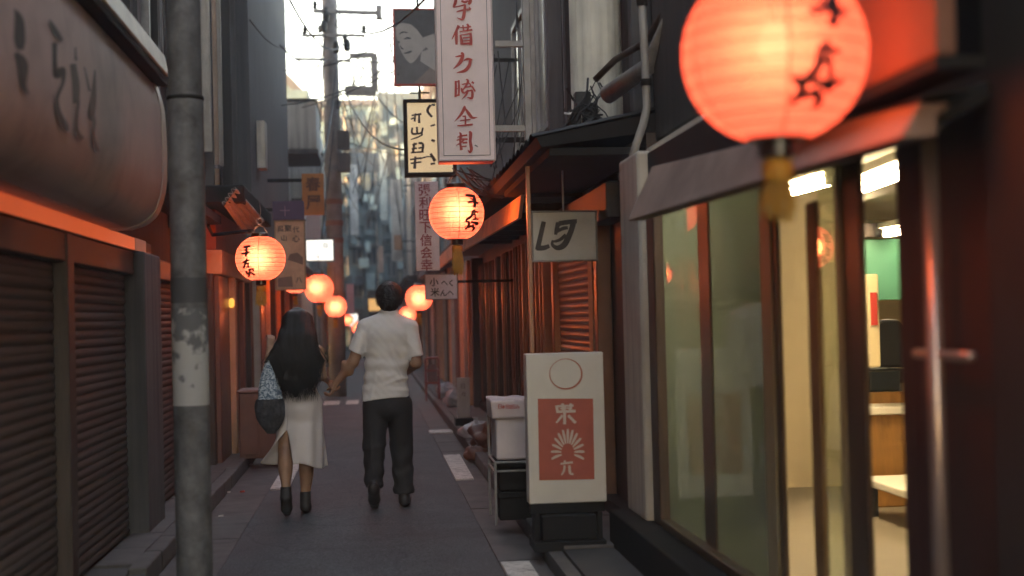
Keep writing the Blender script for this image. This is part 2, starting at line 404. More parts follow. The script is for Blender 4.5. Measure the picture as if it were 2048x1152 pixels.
def brush(mb, strokes, surf, org=(0, 0), sc=1.0, n=6):
    """strokes: lists of (x, y, width) in a crop of the photograph enlarged sc times; ribbons laid on a surface"""
    for si, st in enumerate(strokes):
        lift = 5e-5*si          # overlapping strokes lie a hair above one another
        P = [np.array((p[0], p[1], p[2]), float) for p in st]
        Q = []
        for i in range(len(P) - 1):
            p0 = P[max(i-1, 0)]; p1 = P[i]; p2 = P[i+1]; p3 = P[min(i+2, len(P)-1)]
            for k in range(n):
                t = k / n
                Q.append(.5*((2*p1) + (-p0+p2)*t + (2*p0-5*p1+4*p2-p3)*t*t + (-p0+3*p1-3*p2+p3)*t**3))
        Q.append(P[-1]); base = len(mb.v)
        for i, q in enumerate(Q):
            d = Q[min(i+1, len(Q)-1)][:2] - Q[max(i-1, 0)][:2]
            l = np.hypot(*d) or 1; nx, ny = -d[1]/l, d[0]/l; h = max(q[2], .3)/2
            for s_ in (-1, 1):
                pt_ = Vector(surf(org[0] + (q[0] + s_*nx*h)/sc, org[1] + (q[1] + s_*ny*h)/sc)); mb.v.append(tuple(pt_ + (CAM - pt_)*lift))
        for i in range(len(Q) - 1):
            mb.f.append((base+2*i, base+2*i+1, base+2*i+3, base+2*i+2))
    return mb
def letters(strokes, cuts, surf, org, sc, m, parent, name='character', n=6):
    e = [0] + list(cuts) + [len(strokes)]
    for i, j in zip(e[:-1], e[1:]): brush(MB(), strokes[i:j], surf, org, sc, n).build(name, m, parent, fix=False)
M_ink = mat('sign_ink_black', (.022, .02, .022), .5, var=.2, bump=0)
letters([
    [(95, 60, 8), (125, 130, 60), (130, 260, 75), (135, 330, 40)], [(100, 350, 30), (150, 420, 70), (155, 560, 40), (190, 620, 10)],
    [(325, 130, 10), (360, 200, 40), (405, 270, 30)], [(360, 280, 35), (360, 400, 30), (370, 500, 40), (410, 460, 45), (415, 540, 25), (375, 650, 25), (390, 750, 35), (430, 830, 45), (445, 870, 20)],
    [(495, 310, 8), (500, 400, 20)], [(480, 420, 40), (500, 560, 50), (500, 680, 40)], [(515, 660, 25), (505, 840, 20), (540, 920, 45)],
    [(555, 440, 8), (590, 600, 20)], [(625, 460, 10), (615, 640, 40), (600, 760, 50), (620, 800, 25), (615, 900, 20), (640, 1000, 35)]],
    (2, 4, 7), lambda px, py: onX(px, py, -1.2225), (0, 0), 3.291, M_ink, r)

# ================================================================== left: narrow timber shop with the little corrugated awning
r = thing('timber_shop', 'narrow shop with rust-red panels and orange lintel behind the left pole', 'building', (-1.55, 17, 0))
box('wall', M_maroon, r, -2.2, -1.62, 14.21, 20.0, 0, 2.62)
box('lintel', M_orange, r, -1.66, -1.46, 14.22, 17.6, 1.98, 2.22, bevel=.01)
box('upper_panel', mat('rust_panel', (.30, .10, .06), .6, var=.3, scale=3, bump=.1, dirt=.3), r, -1.66, -1.52, 14.22, 17.6, 2.225, 2.62)
box('eave', M_black, r, -1.9, -1.18, 13.6, 17.2, 2.63, 2.80, bevel=.02)
M_rust = mat('rust_red_door', (.20, .075, .05), .5, var=.3, scale=3, bump=.12, stretch=(4, 4, .7), dirt=.25)
box('door_panel', M_maroon, r, -1.64, -1.50, 14.25, 15.2, .1, 1.975, bevel=.01)
box('post', M_orange, r, -1.64, -1.44, 15.22, 15.40, .1, 1.975, bevel=.01)
box('door_panel', M_rust, r, -1.64, -1.52, 15.42, 16.5, .1, 1.975, bevel=.01)
box('post', M_rust, r, -1.64, -1.47, 16.52, 16.68, .1, 1.975, bevel=.01)
box('door_panel', M_dwood, r, -1.64, -1.54, 16.7, 17.6, .1, 1.975)
for i in range(5): box('lattice_bar', (M_dwood, M_rust)[i % 2], r, -1.615, -1.50, 17.75 + .42*i, 17.85 + .42*i, .1, 2.4)
box('downpipe', M_zinc, r, -1.5, -1.42, 18.2, 18.28, .1, 2.6)
MB().path([onX(416, 430, -1.5) + Vector((0, 0, -.1)), onX(425, 470, -1.5), onX(500, 462, -1.1)], .018, 6).build('lamp_bracket', M_black, r)
a = thing('corrugated_awning', 'small corrugated metal awning catching orange lantern light, left above the woman', 'awning', (-1.4, 14.5, 2.6))
def awn(u, v):
    A = at(470, 374, 13.5); B = at(446, 408, 13.5); C = at(528, 440, 14.3); D = at(490, 470, 14.3)
    p = (A*(1-v) + C*v)*(1-u) + (B*(1-v) + D*v)*u
    nrm = (B - A).cross(C - A).normalized()
    return p + nrm*.020*math.sin(u*math.pi*8)
MB().grid(46, 10, awn).build('sheet', mat('corrugated_metal', (.42, .36, .33), .4, metal=.5, var=.25, scale=8, bump=.05, dirt=.3), a, smooth=True, solid=.004)
MB().bar(at(470, 376, 13.52), at(446, 410, 13.52), .03, .03).build('batten', M_dwood, a)

# ================================================================== left: tall grey building above and beyond
r = thing('tall_grey_building', 'tall dark grey building with vertical pipes rising above the left shops', 'building', (-2, 21, 0))
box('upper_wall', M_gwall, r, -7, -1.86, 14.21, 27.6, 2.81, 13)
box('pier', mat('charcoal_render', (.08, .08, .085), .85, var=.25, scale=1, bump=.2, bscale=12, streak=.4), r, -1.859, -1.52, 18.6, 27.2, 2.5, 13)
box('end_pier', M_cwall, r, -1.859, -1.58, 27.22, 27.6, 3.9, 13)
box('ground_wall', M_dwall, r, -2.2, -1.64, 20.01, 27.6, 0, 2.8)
for i, (y, wd, dp) in enumerate(((14.35, .1, .10), (14.7, .22, .05), (15.15, .05, .14), (15.5, .07, .12), (15.9, .3, .06), (16.5, .06, .12), (16.9, .12, .06), (17.4, .07, .14), (17.8, .25, .05), (18.3, .08, .12))):
    MB().box(-1.859, -1.859 + dp + .08, y, y + wd, 2.9 + .2*(i % 3), 12.8).build('pilaster', (M_gwall, M_dwall, M_zinc)[i % 3], r, bevel=.008)
MB().path([(-1.66, 15.72, 2.95), (-1.66, 15.72, 12.9)], .035, 10).build('downpipe', mat('pale_pipe', (.72, .66, .58), .45, var=.15, bump=.03, streak=.3), r, smooth=True)
for z in (3.2, 5.2, 7.4): MB().lathe([(.045, -.02), (.045, .02)], (-1.66, 15.72, z), 12).build('pipe_clip', M_gsteel, r)
for k in range(26):  # perforated bracket strip beside the pipe
    z = 3.05 + .075*k
    MB().box(-1.70, -1.66, 15.86, 15.93, z, z + .04).build('strip_tooth', M_gsteel, r)
for i in range(6):
    box('shop_panel', (M_maroon, M_dwood, M_rust)[i % 3], r, -1.64, -1.56 - .02*(i % 2), 20.05 + 1.22*i, 21.2 + 1.22*i, .1, 2.3, bevel=.01)
    box('post', (M_orange, M_dwood)[i % 2], r, -1.64, -1.50, 21.205 + 1.22*i, 21.265 + 1.22*i, .1, 2.3)
box('canopy', M_black, r, -1.64, -1.1, 20.05, 27.4, 2.32, 2.45, bevel=.02)
box('conduit_box', M_zinc, r, -1.519, -1.40, 19.6, 19.95, 3.6, 4.25, bevel=.01)

# ================================================================== left: cream house beyond, with balcony boxes
def windows(root, side, X, ys, zs, wy, wz, mf=None, mp=None):
    base = wloc(root)
    fr = MB()
    fr.box(0, .05*side, 0, wy, 0, .06).box(0, .05*side, 0, wy, wz - .06, wz).box(0, .05*side, 0, .06, .06, wz - .06).box(0, .05*side, wy - .06, wy, .06, wz - .06).box(0, .04*side, wy/2 - .025, wy/2 + .025, .06, wz - .06)
    fm = fr.mesh('window', mf or M_gsteel); pm = MB().box(0, .012*side, .06, wy - .06, .06, wz - .06).mesh('pane', mp or M_dglass)
    for y in ys:
        for z in zs:
            o = link_mesh('window', fm, None, root, (X - base.x, y - base.y, z - base.z)); link_mesh('pane', pm, None, o, (.004*side, 0, 0))
def windows_y(root, Y, xs, zs, wx, wz, mf=None, mp=None):
    base = wloc(root)
    fr = MB(); t = -.06
    fr.box(0, wx, 0, t, 0, .06).box(0, wx, 0, t, wz - .06, wz).box(0, .06, 0, t, .06, wz - .06).box(wx - .06, wx, 0, t, .06, wz - .06).box(wx/2 - .03, wx/2 + .03, 0, -.05, .06, wz - .06)
    fm = fr.mesh('window', mf or M_gsteel); pm = MB().box(.06, wx - .06, -.004, -.016, .06, wz - .06).mesh('pane', mp or M_fglass)
    for x in xs:
        for z in zs:
            o = link_mesh('window', fm, None, root, (x - base.x, Y - base.y, z - base.z)); link_mesh('pane', pm, None, o)
r = thing('cream_house', 'weathered cream house with jutting balcony boxes behind the far left pole', 'building', (-2, 32, 0))
box('wall', M_cwall, r, -7, -1.72, 28.0, 40.0, 0, 5.7)
box('ground_panel', M_rust, r, -1.719, -1.62, 28.2, 33, .1, 2.4)
box('ground_panel', mat('peach_render', (.58, .42, .33), .8, var=.15, bump=.1, dirt=.2), r, -1.719, -1.62, 33.1, 39.5, .1, 2.9)
for y, z in ((28.3, 4.9), (31.5, 4.2)):
    b = box('balcony_box', M_cwall, r, -1.719, -1.02, y, y + 2.4, z, z + .95, bevel=.02)
    MB().box(-1.73, -1.0, y - .03, y + 2.43, z - .09, z - .002).build('slab_edge', M_gwall, b)
    MB().box(-1.73, -1.0, y - .03, y + 2.43, z + .952, z + 1.0).build('rail', M_dwall, b)
windows(r, 1, -1.719, (28.9, 31.9, 35), (3.1,), 1.5, .9)
r = thing('gabled_house', 'pale gabled house end showing under the bright sky, far left', 'building', (-4.2, 58, 0))
MB().extrude([(-8, 0), (-2.2, 0), (-1.6, 9.6), (-3.4, 11.4), (-8, 8.4)], lambda x, z: (x, 58, z), lambda x, z: (x, 66, z)).build('wall', M_twall, r)
MB().bar((-1.4, 57.9, 9.4), (-3.5, 57.9, 11.6), .3, .12, (0, 1, 0)).build('bargeboard', M_gwall, r)
windows_y(r, 57.98, (-3.4,), (6.6, 8.2), 1.1, .9)

# ================================================================== far end of the lane
r = thing('far_teal_building', 'hazy grey-teal building with many windows closing the far end of the lane', 'building', (0, 78, 0))
box('wall', M_twall, r, -6, .55, 78, 88, 0, 13.2)
box('wing', M_tdark, r, .56, 6, 76, 88, 0, 13.6)
box('roof_edge', M_gwall, r, -6.1, .545, 77.7, 78.4, 13.21, 13.5)
windows_y(r, 77.99, [-1.9 + .82*i for i in range(3)], [1.0 + 1.75*k for k in range(7)], .62, 1.15)
windows_y(r, 75.99, [.75 + .9*i for i in range(3)], [2.0 + 1.75*k for k in range(6)], .62, 1.2)
for i, x in enumerate((-1.25, -.42, .35, .62, 1.5)):
    MB().path([(x, 77.9 if x < .55 else 75.9, .2), (x, 77.9 if x < .55 else 75.9, 13)], .07, 8).build('downpipe', (M_zinc, M_tdark)[i % 2], r)
for k in range(6):
    z = 2.4 + 1.75*k
    MB().box(-2.0, .4, 77.35, 77.97, z - .5, z - .42).build('balcony_slab', M_gwall, r)
    if k % 2 == 0: MB().box(-1.9 + .3*k, -1.2 + .3*k, 77.4, 77.9, z - .41, z + .15).build('air_conditioner', M_cwall, r)
rr_ = random.Random(21); M_tpale = mat('pale_aqua_panel', (.27, .42, .46), .7, var=.2, scale=2, bump=.05)
for i in range(64):      # clutter hung on the far facade: units, boards, awnings, washing
    x = rr_.uniform(-1.9, 1.9); yb = 77.3 if x < .5 else 75.4; z = rr_.uniform(1.5, 12.8); wd = rr_.uniform(.18, .55); ht = rr_.uniform(.2, .95)
    mm = rr_.choice((M_tdark, M_twall, M_twall, M_tdark, M_tpale, M_tpale))
    MB().box(x, x + wd, yb - rr_.uniform(0, .5), yb + .55, z, z + ht).build(rr_.choice(('air_conditioner', 'hanging_board', 'awning')), mm, r)
def lane_house(label, side, y0, y1, h, mw, X=1.66, seed=0):
    rr = random.Random(seed)
    o = thing('lane_house', label, 'building', (side*X, (y0 + y1)/2, 0))
    box('wall', mw, o, side*X, side*(X + 5), y0, y1, 0, h)
    y = y0 + .1
    while y < y1 - .5:
        wd = rr.uniform(.5, 1.1)
        box('shop_panel', rr.choice((M_maroon, M_dwood, M_rust, M_gwall)), o, side*(X - .001), side*(X - rr.uniform(.03, .09)), y, min(y + wd, y1 - .1), .1, 2.3)
        y += wd + .08
        box('post', rr.choice((M_orange, M_dwood, M_zinc)), o, side*(X - .001), side*(X - .14), y - .07, y - .01, .1, 2.5)
    box('canopy', rr.choice((M_black, M_gwall)), o, side*(X - .002), side*(X - rr.uniform(.4, .75)), y0 + .1, y1 - .2, 2.52, 2.66)
    n = max(1, int((y1 - y0)/2.4))
    windows(o, -side, side*X - .001*side, [y0 + .6 + 2.3*i for i in range(n)], [3.3 + 2.3*k for k in range(max(1, int((h - 3.2)/2.3)))], 1.3, 1.2, None, M_fglass)
    for i in range(3):
        yy = rr.uniform(y0 + .3, y1 - .3)
        MB().path([(side*(X - .06), yy, 2.7), (side*(X - .06), yy, h)], .045, 8).build('downpipe', rr.choice((M_zinc, M_gwall)), o)
    return o
lane_house('pale teal house far down the left side of the lane', -1, 40.2, 57, 8.0, M_twall, seed=3)
lane_house('dark teal house at the very end of the left side', -1, 66.5, 75.5, 9, M_tdark, seed=4)
lane_house('pale house on the right side beyond the small white sign', 1, 26.6, 38, 7.2, M_twall, seed=5)
lane_house('grey house farther along the right side of the lane', 1, 38.2, 56, 8.4, M_gwall, seed=6)
lane_house('weathered grey-teal house near the end of the right side', 1, 56.3, 75, 8.8, M_twall, seed=8)

# ================================================================== right: shop with lattice front and shutter
r = thing('lattice_shop', 'dark lattice-fronted shop with roller shutter on the right behind the white signs', 'building', (1.6, 14, 0))
box('wall', M_dwood, r, 1.70, 2.4, 8.6, 26.4, 0, 2.6)
box('upper_wall', M_dwall, r, 1.86, 7, 8.6, 26.4, 2.601, 10)
shutter(r, 1.635, -1, 10.15, 12.35, .14, 2.1, .058, M_shut2)
box('shutter_rail', mat('orange_brown_steel', (.24, .13, .09), .35, metal=.5, var=.2, bump=.05), r, 1.699, 1.59, 10.0, 10.13, .1, 2.2, bevel=.008)
box('shutter_rail', MATS['orange_brown_steel'], r, 1.699, 1.58, 12.36, 12.50, .1, 2.3, bevel=.008)
box('lintel', M_dwood, r, 1.699, 1.54, 9.2, 13.2, 2.12, 2.36, bevel=.01)
for y in (12.95, 13.2): box('post', MATS['orange_brown_steel'], r, 1.699, 1.56, y, y + .07, .1, 2.3, bevel=.006)
for i in range(26):
    y = 13.6 + .30*i + random.uniform(-.02, .02)
    box('lattice_bar', (MATS['orange_brown_steel'], M_dwood, M_dwood, M_rust)[(i*7) % 4], r, 1.699, 1.60 - random.uniform(0, .04), y, y + .07, .28, 2.25)
for z in (.22, 1.2, 2.2): box('lattice_rail', M_dwood, r, 1.699, 1.625, 13.55, 21.5, z, z + .055)
box('base_board', M_black, r, 1.699, 1.59, 9.2, 21.6, .1, .215)
box('post', M_gwall, r, 1.699, 1.52, 21.7, 21.95, .1, 2.4, bevel=.01)
box('post', M_orange, r, 1.699, 1.5, 22.5, 22.62, .1, 2.4, bevel=.01)
box('post', M_zinc, r, 1.699, 1.5, 23.4, 23.6, .1, 2.4, bevel=.01)
box('post', M_orange, r, 1.699, 1.5, 24.6, 24.72, .1, 2.4, bevel=.01)
# low tiled roof over the shop front
base = wloc(r)
def roof_pt(u, v): return Vector((1.02 + .84*u, v, 2.62 + .52*u))
MB().hexa([(1.05, 8.6, 2.52), (1.86, 8.6, 2.62), (1.86, 17.4, 2.62), (1.05, 17.4, 2.52), (1.02, 8.6, 2.58), (1.859, 8.6, 2.74), (1.859, 17.4, 2.74), (1.02, 17.4, 2.58)]).build('roof', M_black, r)
tl = mat('roof_tile', (.02, .019, .02), .85, var=.4, scale=6, bump=.2, bscale=40)
tm = MB()
tm.grid(7, 2, lambda u, v: (.24*v, .26*u, .030*math.sin(math.pi*u) + .046*v)); tile_me = tm.mesh('roof_tile', tl)
rf = [c for c in r.children if c.name.startswith('roof')][0]
for j in range(4):
    for i in range(33):
        link_mesh('roof_tile', tile_me, None, rf, (1.0 + .21*j - base.x, 8.62 + .265*i - base.y, 2.588 + .040*j - base.z + .004*j))
box('eave_soffit', M_black, r, 1.10, 1.699, 8.62, 11.6, 2.47, 2.515)
# upper storey details
for y, z0, z1, m in ((9.1, 2.78, 9, M_gwall), (10.6, 2.78, 9, M_zinc), (11.3, 2.8, 9, M_gwall), (12.2, 2.78, 9, M_dwall), (13.4, 2.78, 9, M_gwall), (15.5, 2.78, 9, M_zinc)):
    box('pilaster', m, r, 1.859, 1.72, y, y + .13, z0, z1, bevel=.01)
windows(r, -1, 1.858, (11.5, 13.7, 16.2), (3.4, 5.8), 1.5, 1.7)
MB().lathe([(.20, 0), (.20, .02), (.185, .03), (.185, 1.1), (.195, 1.11), (.195, 1.14), (.185, 1.15), (.185, 2.3), (.195, 2.31), (.195, 2.34), (.185, 2.35), (.185, 5.5)], (1.62, 9.95, 2.80), 20).build('duct', mat('pale_green_duct', (.72, .72, .63), .6, var=.15, bump=.05, streak=.4, dirt=.2), r, smooth=False)
box('duct_base', M_gwall, r, 1.45, 1.855, 9.7, 10.25, 2.70, 2.80, bevel=.02)
# lamp-lit canopy in front of the lattice
c = thing('lit_canopy', 'narrow sloping canopy glowing orange beside the hanging lantern', 'canopy', (1.3, 13, 2.5))
A0, A1 = at(1046, 388, 11.7), at(1046, 442, 11.7)
B0, B1 = at(880, 487, 21.0), at(880, 512, 21.0)
Mf = mat('amber_fascia', (.82, .52, .32), .5, var=.25, scale=4, bump=.08, dirt=.25)
A0.x = A1.x = 1.2; B0.x = B1.x = 1.2
MB().hexa([(1.17, 11.25, 2.27), (1.20, 11.25, 2.27), (1.10, 17.2, 2.28), (1.06, 17.2, 2.28), (1.20, 11.25, 2.46), (1.23, 11.25, 2.46), (1.13, 17.2, 2.46), (1.09, 17.2, 2.46)]).build('fascia_strip', Mf, c, bevel=.006)
MB().box(1.235, 1.695, 11.27, 17.2, 2.44, 2.466).build('canopy_board', M_dwood, c)
for i in range(7): MB().box(1.25, 1.69, 11.9 + .85*i, 11.98 + .85*i, 2.37, 2.439).build('rafter', M_dwood, c)
c = thing('far_canopy', 'smaller amber-edged canopy past the lantern tassel on the right', 'canopy', (1.3, 20, 2.5))
MB().box(1.06, 1.10, 17.8, 22.5, 2.28, 2.46).build('fascia_strip', Mf, c, bevel=.006)
MB().box(1.101, 1.695, 17.8, 22.5, 2.462, 2.53).build('canopy_board', M_dwood, c)

# ================================================================== right: glass-fronted shop next to the camera
r = thing('glass_shop', 'glass-fronted shop with lit cream interior in the right foreground', 'building', (2, 6, 0))
M_frame = mat('bronze_door_frame', (.13, .09, .055), .35, metal=.3, var=.2, bump=.05)
M_olive = mat('olive_door_frame', (.42, .38, .22), .45, var=.15, bump=.05)
M_cream = mat('cream_interior', (.70, .60, .40), .7, var=.06, bump=.05)
M_ceil = mat('white_ceiling', (.78, .75, .64), .8, var=.05, bump=.03)
box('plinth', M_black, r, 1.62, 1.40, 4.35, 8.55, .0, .31, bevel=.01)
box('floor_slab', mat('shop_floor', (.26, .23, .17), .5, var=.15, bump=.05), r, 1.625, 6.4, 2.6, 14.5, .0, .16)
box('ceiling', M_ceil, r, 1.70, 6.4, 2.6, 14.5, 2.40, 2.5)
box('back_wall', M_cream, r, 6.401, 6.5, 2.6, 14.5, 0, 2.5)
box('side_wall', M_cream, r, 1.62, 3.49, 10.4, 10.6, .161, 2.399)
M_ochre = mat('ochre_trim', (.30, .19, .07), .5, var=.15)
box('end_wall', M_cream, r, 3.0, 6.4, 14.3, 14.49, .161, 2.399)
box('near_wall', M_dwall, r, 1.52, 6.4, .4, 2.58, 0, 4.2)
box('upper_wall', M_dwall, r, 1.75, 6.5, .4, 8.55, 2.55, 8)
box('head_beam', M_black, r, 1.69, 1.58, 3.2, 7.97, 2.14, 2.40)
box('door_header', M_olive, r, 1.589, 1.575, 4.3, 4.95, 2.07, 2.135, bevel=.006)
# pale pillar
box('pillar', mat('pale_grey_pillar', (.46, .43, .37), .75, var=.15, bump=.1, streak=.35), r, 1.68, 1.52, 8.0, 8.58, .30, 2.42, bevel=.02)
MB().box(1.69, 1.44, 7.98, 8.6, 0, .299).build('pillar_base', M_black, r)
box('pilaster', M_dwood, r, 1.68, 1.56, 7.78, 7.97, .31, 2.14, bevel=.01)
def xy(px, X=1.6): return onX(px, 640, X).y
def post(p0, p1, m, x0=1.612, x1=1.592, name='mullion', z0=.31, z1=2.135): box(name, m, r, x0, x1, xy(p1), xy(p0), z0, z1, bevel=.008)
post(1402, 1424, M_frame); post(1527, 1560, M_frame); post(1531, 1552, M_olive, 1.591, 1.583, 'door_stile')
post(1620, 1640, M_ochre, z1=1.88); post(1690, 1730, M_frame); post(1815, 1850, MATS.get('brown_door') or mat('brown_door', (.10, .065, .058), .6, var=.25, scale=3, bump=.08, dirt=.3), 1.62, 1.575); post(1684, 1694, M_olive, 1.591, 1.583, 'door_stile')  # last olive strip paints the yellowish highlight on the frame edge
M_pane = glass('shop_glass', (.9, .95, .88))
M_film = glass('green_film_glass', (.52, .62, .56), veil=.6, veilcol=(.42, .49, .44), refl=.6)
for a, b, m in ((1330, 1402, M_film), (1424, 1527, M_film), (1642, 1690, M_pane)):
    MB().box(1.599, 1.605, xy(b) + .002, xy(a) - .002, .361, 2.13).build('pane', m, r)
box('sill', M_frame, r, 1.625, 1.55, 4.3, 7.7, .312, .36, bevel=.008)
# side of the shop beyond the door: dark panel with pipe rail
box('dark_door', mat('brown_door', (.10, .065, .058), .6, var=.25, scale=3, bump=.08, dirt=.3), r, 1.66, 1.57, 3.35, xy(1852), .31, 2.135, bevel=.01)
box('dark_panel', mat('near_black_wall', (.05, .042, .038), .6, var=.3, bump=.1), r, 1.68, 1.50, 2.0, 3.34, .0, 2.5)
MB().path([(1.49, xy(1868, 1.49), .2), (1.49, xy(1868, 1.49), 2.0)], .022, 12).build('pull_rail', mat('brushed_pull', (.55, .42, .36), .3, metal=.7, var=.1, bump=.03), r, smooth=True)
MB().path([(1.50, xy(1830, 1.5), 1.36), (1.50, xy(1940, 1.5), 1.36)], .014, 8).build('cross_rail', MATS['brushed_pull'], r, smooth=True)
# canopy fascia
y0_, y1_ = xy(1835, 1.3), xy(1272, 1.3)
MB().hexa([(1.27, y0_, 1.895), (1.36, y0_, 1.895), (1.36, y1_, 1.95), (1.27, y1_, 1.95), (1.32, y0_, 1.98), (1.40, y0_, 1.98), (1.44, y1_, 2.22), (1.40, y1_, 2.22)]).build('canopy_fascia', M_pinkf, r, bevel=.008)
MB().hexa([(1.361, y0_, 1.92), (1.74, y0_, 2.12), (1.74, y1_, 2.14), (1.361, y1_, 1.97), (1.361, y0_, 1.95), (1.74, y0_, 2.15), (1.74, y1_, 2.17), (1.361, y1_, 2.0)]).build('canopy_soffit', M_black, r)
MB().hexa([(1.32, y0_, 1.982), (1.745, y0_, 2.05), (1.745, y1_, 2.225), (1.41, y1_, 2.205), (1.33, y0_, 1.995), (1.745, y0_, 2.08), (1.745, y1_, 2.245), (1.41, y1_, 2.222)]).build('canopy_roof', M_black, r)
# red signboard parallel to the lane, above the door
s = thing('red_signboard', 'blank red-orange signboard lit by the big lantern at top right', 'sign', (1.3, 4, 2.1))
yr = xy(1890, 1.29)
box('board', M_red, s, 1.34, 1.29, yr, 4.6, 2.06, 3.2, bevel=.01)
box('bottom_rail', M_black, s, 1.40, 1.284, yr - .01, 4.62, 2.03, 2.058)
# ================================================================== paper lanterns
def paper_mat(name, col, es):
    m = bpy.data.materials.new(name); m.use_nodes = True
    t = m.node_tree; N = t.nodes; L = t.links; N.remove(N['Principled BSDF']); o = N['Material Output']
    tc = N.new('ShaderNodeTexCoord')
    nz = N.new('ShaderNodeTexNoise'); nz.inputs['Scale'].default_value = 22; nz.inputs['Detail'].default_value = 5
    mp = N.new('ShaderNodeMapping'); mp.inputs['Scale'].default_value = (1, 1, 5); L.new(tc.outputs['Object'], mp.inputs[0]); L.new(mp.outputs[0], nz.inputs['Vector'])
    mr = N.new('ShaderNodeMapRange'); mr.inputs[1].default_value = .3; mr.inputs[2].default_value = .7; mr.inputs[3].default_value = .86; mr.inputs[4].default_value = 1.1; L.new(nz.outputs['Fac'], mr.inputs[0])
    em = N.new('ShaderNodeEmission'); em.inputs[0].default_value = (*col, 1)
    ms = N.new('ShaderNodeMath'); ms.operation = 'MULTIPLY'; ms.inputs[1].default_value = es*LAMP; L.new(mr.outputs[0], ms.inputs[0]); L.new(ms.outputs[0], em.inputs[1])
    di = N.new('ShaderNodeBsdfDiffuse'); di.inputs[0].default_value = (.03, .008, .005, 1)
    rf = N.new('ShaderNodeBsdfRefraction'); rf.inputs['IOR'].default_value = 1.5; rf.inputs['Roughness'].default_value = .8; rf.inputs[0].default_value = (1, .82, .8, 1)
    mx = N.new('ShaderNodeMixShader'); mx.inputs[0].default_value = .038; L.new(di.outputs[0], mx.inputs[1]); L.new(rf.outputs[0], mx.inputs[2])
    tp = N.new('ShaderNodeBsdfTransparent'); tp.inputs[0].default_value = (1, .62, .42, 1)       # thin paper lets some lamp light straight out
    m2 = N.new('ShaderNodeMixShader'); m2.inputs[0].default_value = .28; L.new(mx.outputs[0], m2.inputs[1]); L.new(tp.outputs[0], m2.inputs[2])
    ad = N.new('ShaderNodeAddShader'); L.new(em.outputs[0], ad.inputs[0]); L.new(m2.outputs[0], ad.inputs[1]); L.new(ad.outputs[0], o.inputs[0])
    return m
M_paper = paper_mat('lantern_paper', (1.0, .115, .070), 2.1)
M_bulb = bpy.data.materials.new('clear_bulb_glass'); M_bulb.use_nodes = True          # clear bulb: lets its lamp shine through
_n = M_bulb.node_tree.nodes; _n.remove(_n['Principled BSDF']); _t = _n.new('ShaderNodeBsdfTransparent'); _e = _n.new('ShaderNodeEmission'); _e.inputs[0].default_value = (1, .84, .68, 1); _e.inputs[1].default_value = .7*LAMP
_a = _n.new('ShaderNodeAddShader'); M_bulb.node_tree.links.new(_t.outputs[0], _a.inputs[0]); M_bulb.node_tree.links.new(_e.outputs[0], _a.inputs[1]); M_bulb.node_tree.links.new(_a.outputs[0], _n['Material Output'].inputs[0])
M_lacq = mat('black_lacquer', (.02, .013, .012), .3, var=.1, bump=0, coat=.3)
M_tass = mat('mustard_tassel', (.45, .25, .03), .7, var=.25, scale=20, bump=.1)
M_seam = mat('lantern_seam', (.25, .05, .02), .7, var=.1, bump=0)
M_link = mat('ink_on_paper', (.012, .008, .014), .7, var=.1, bump=0)
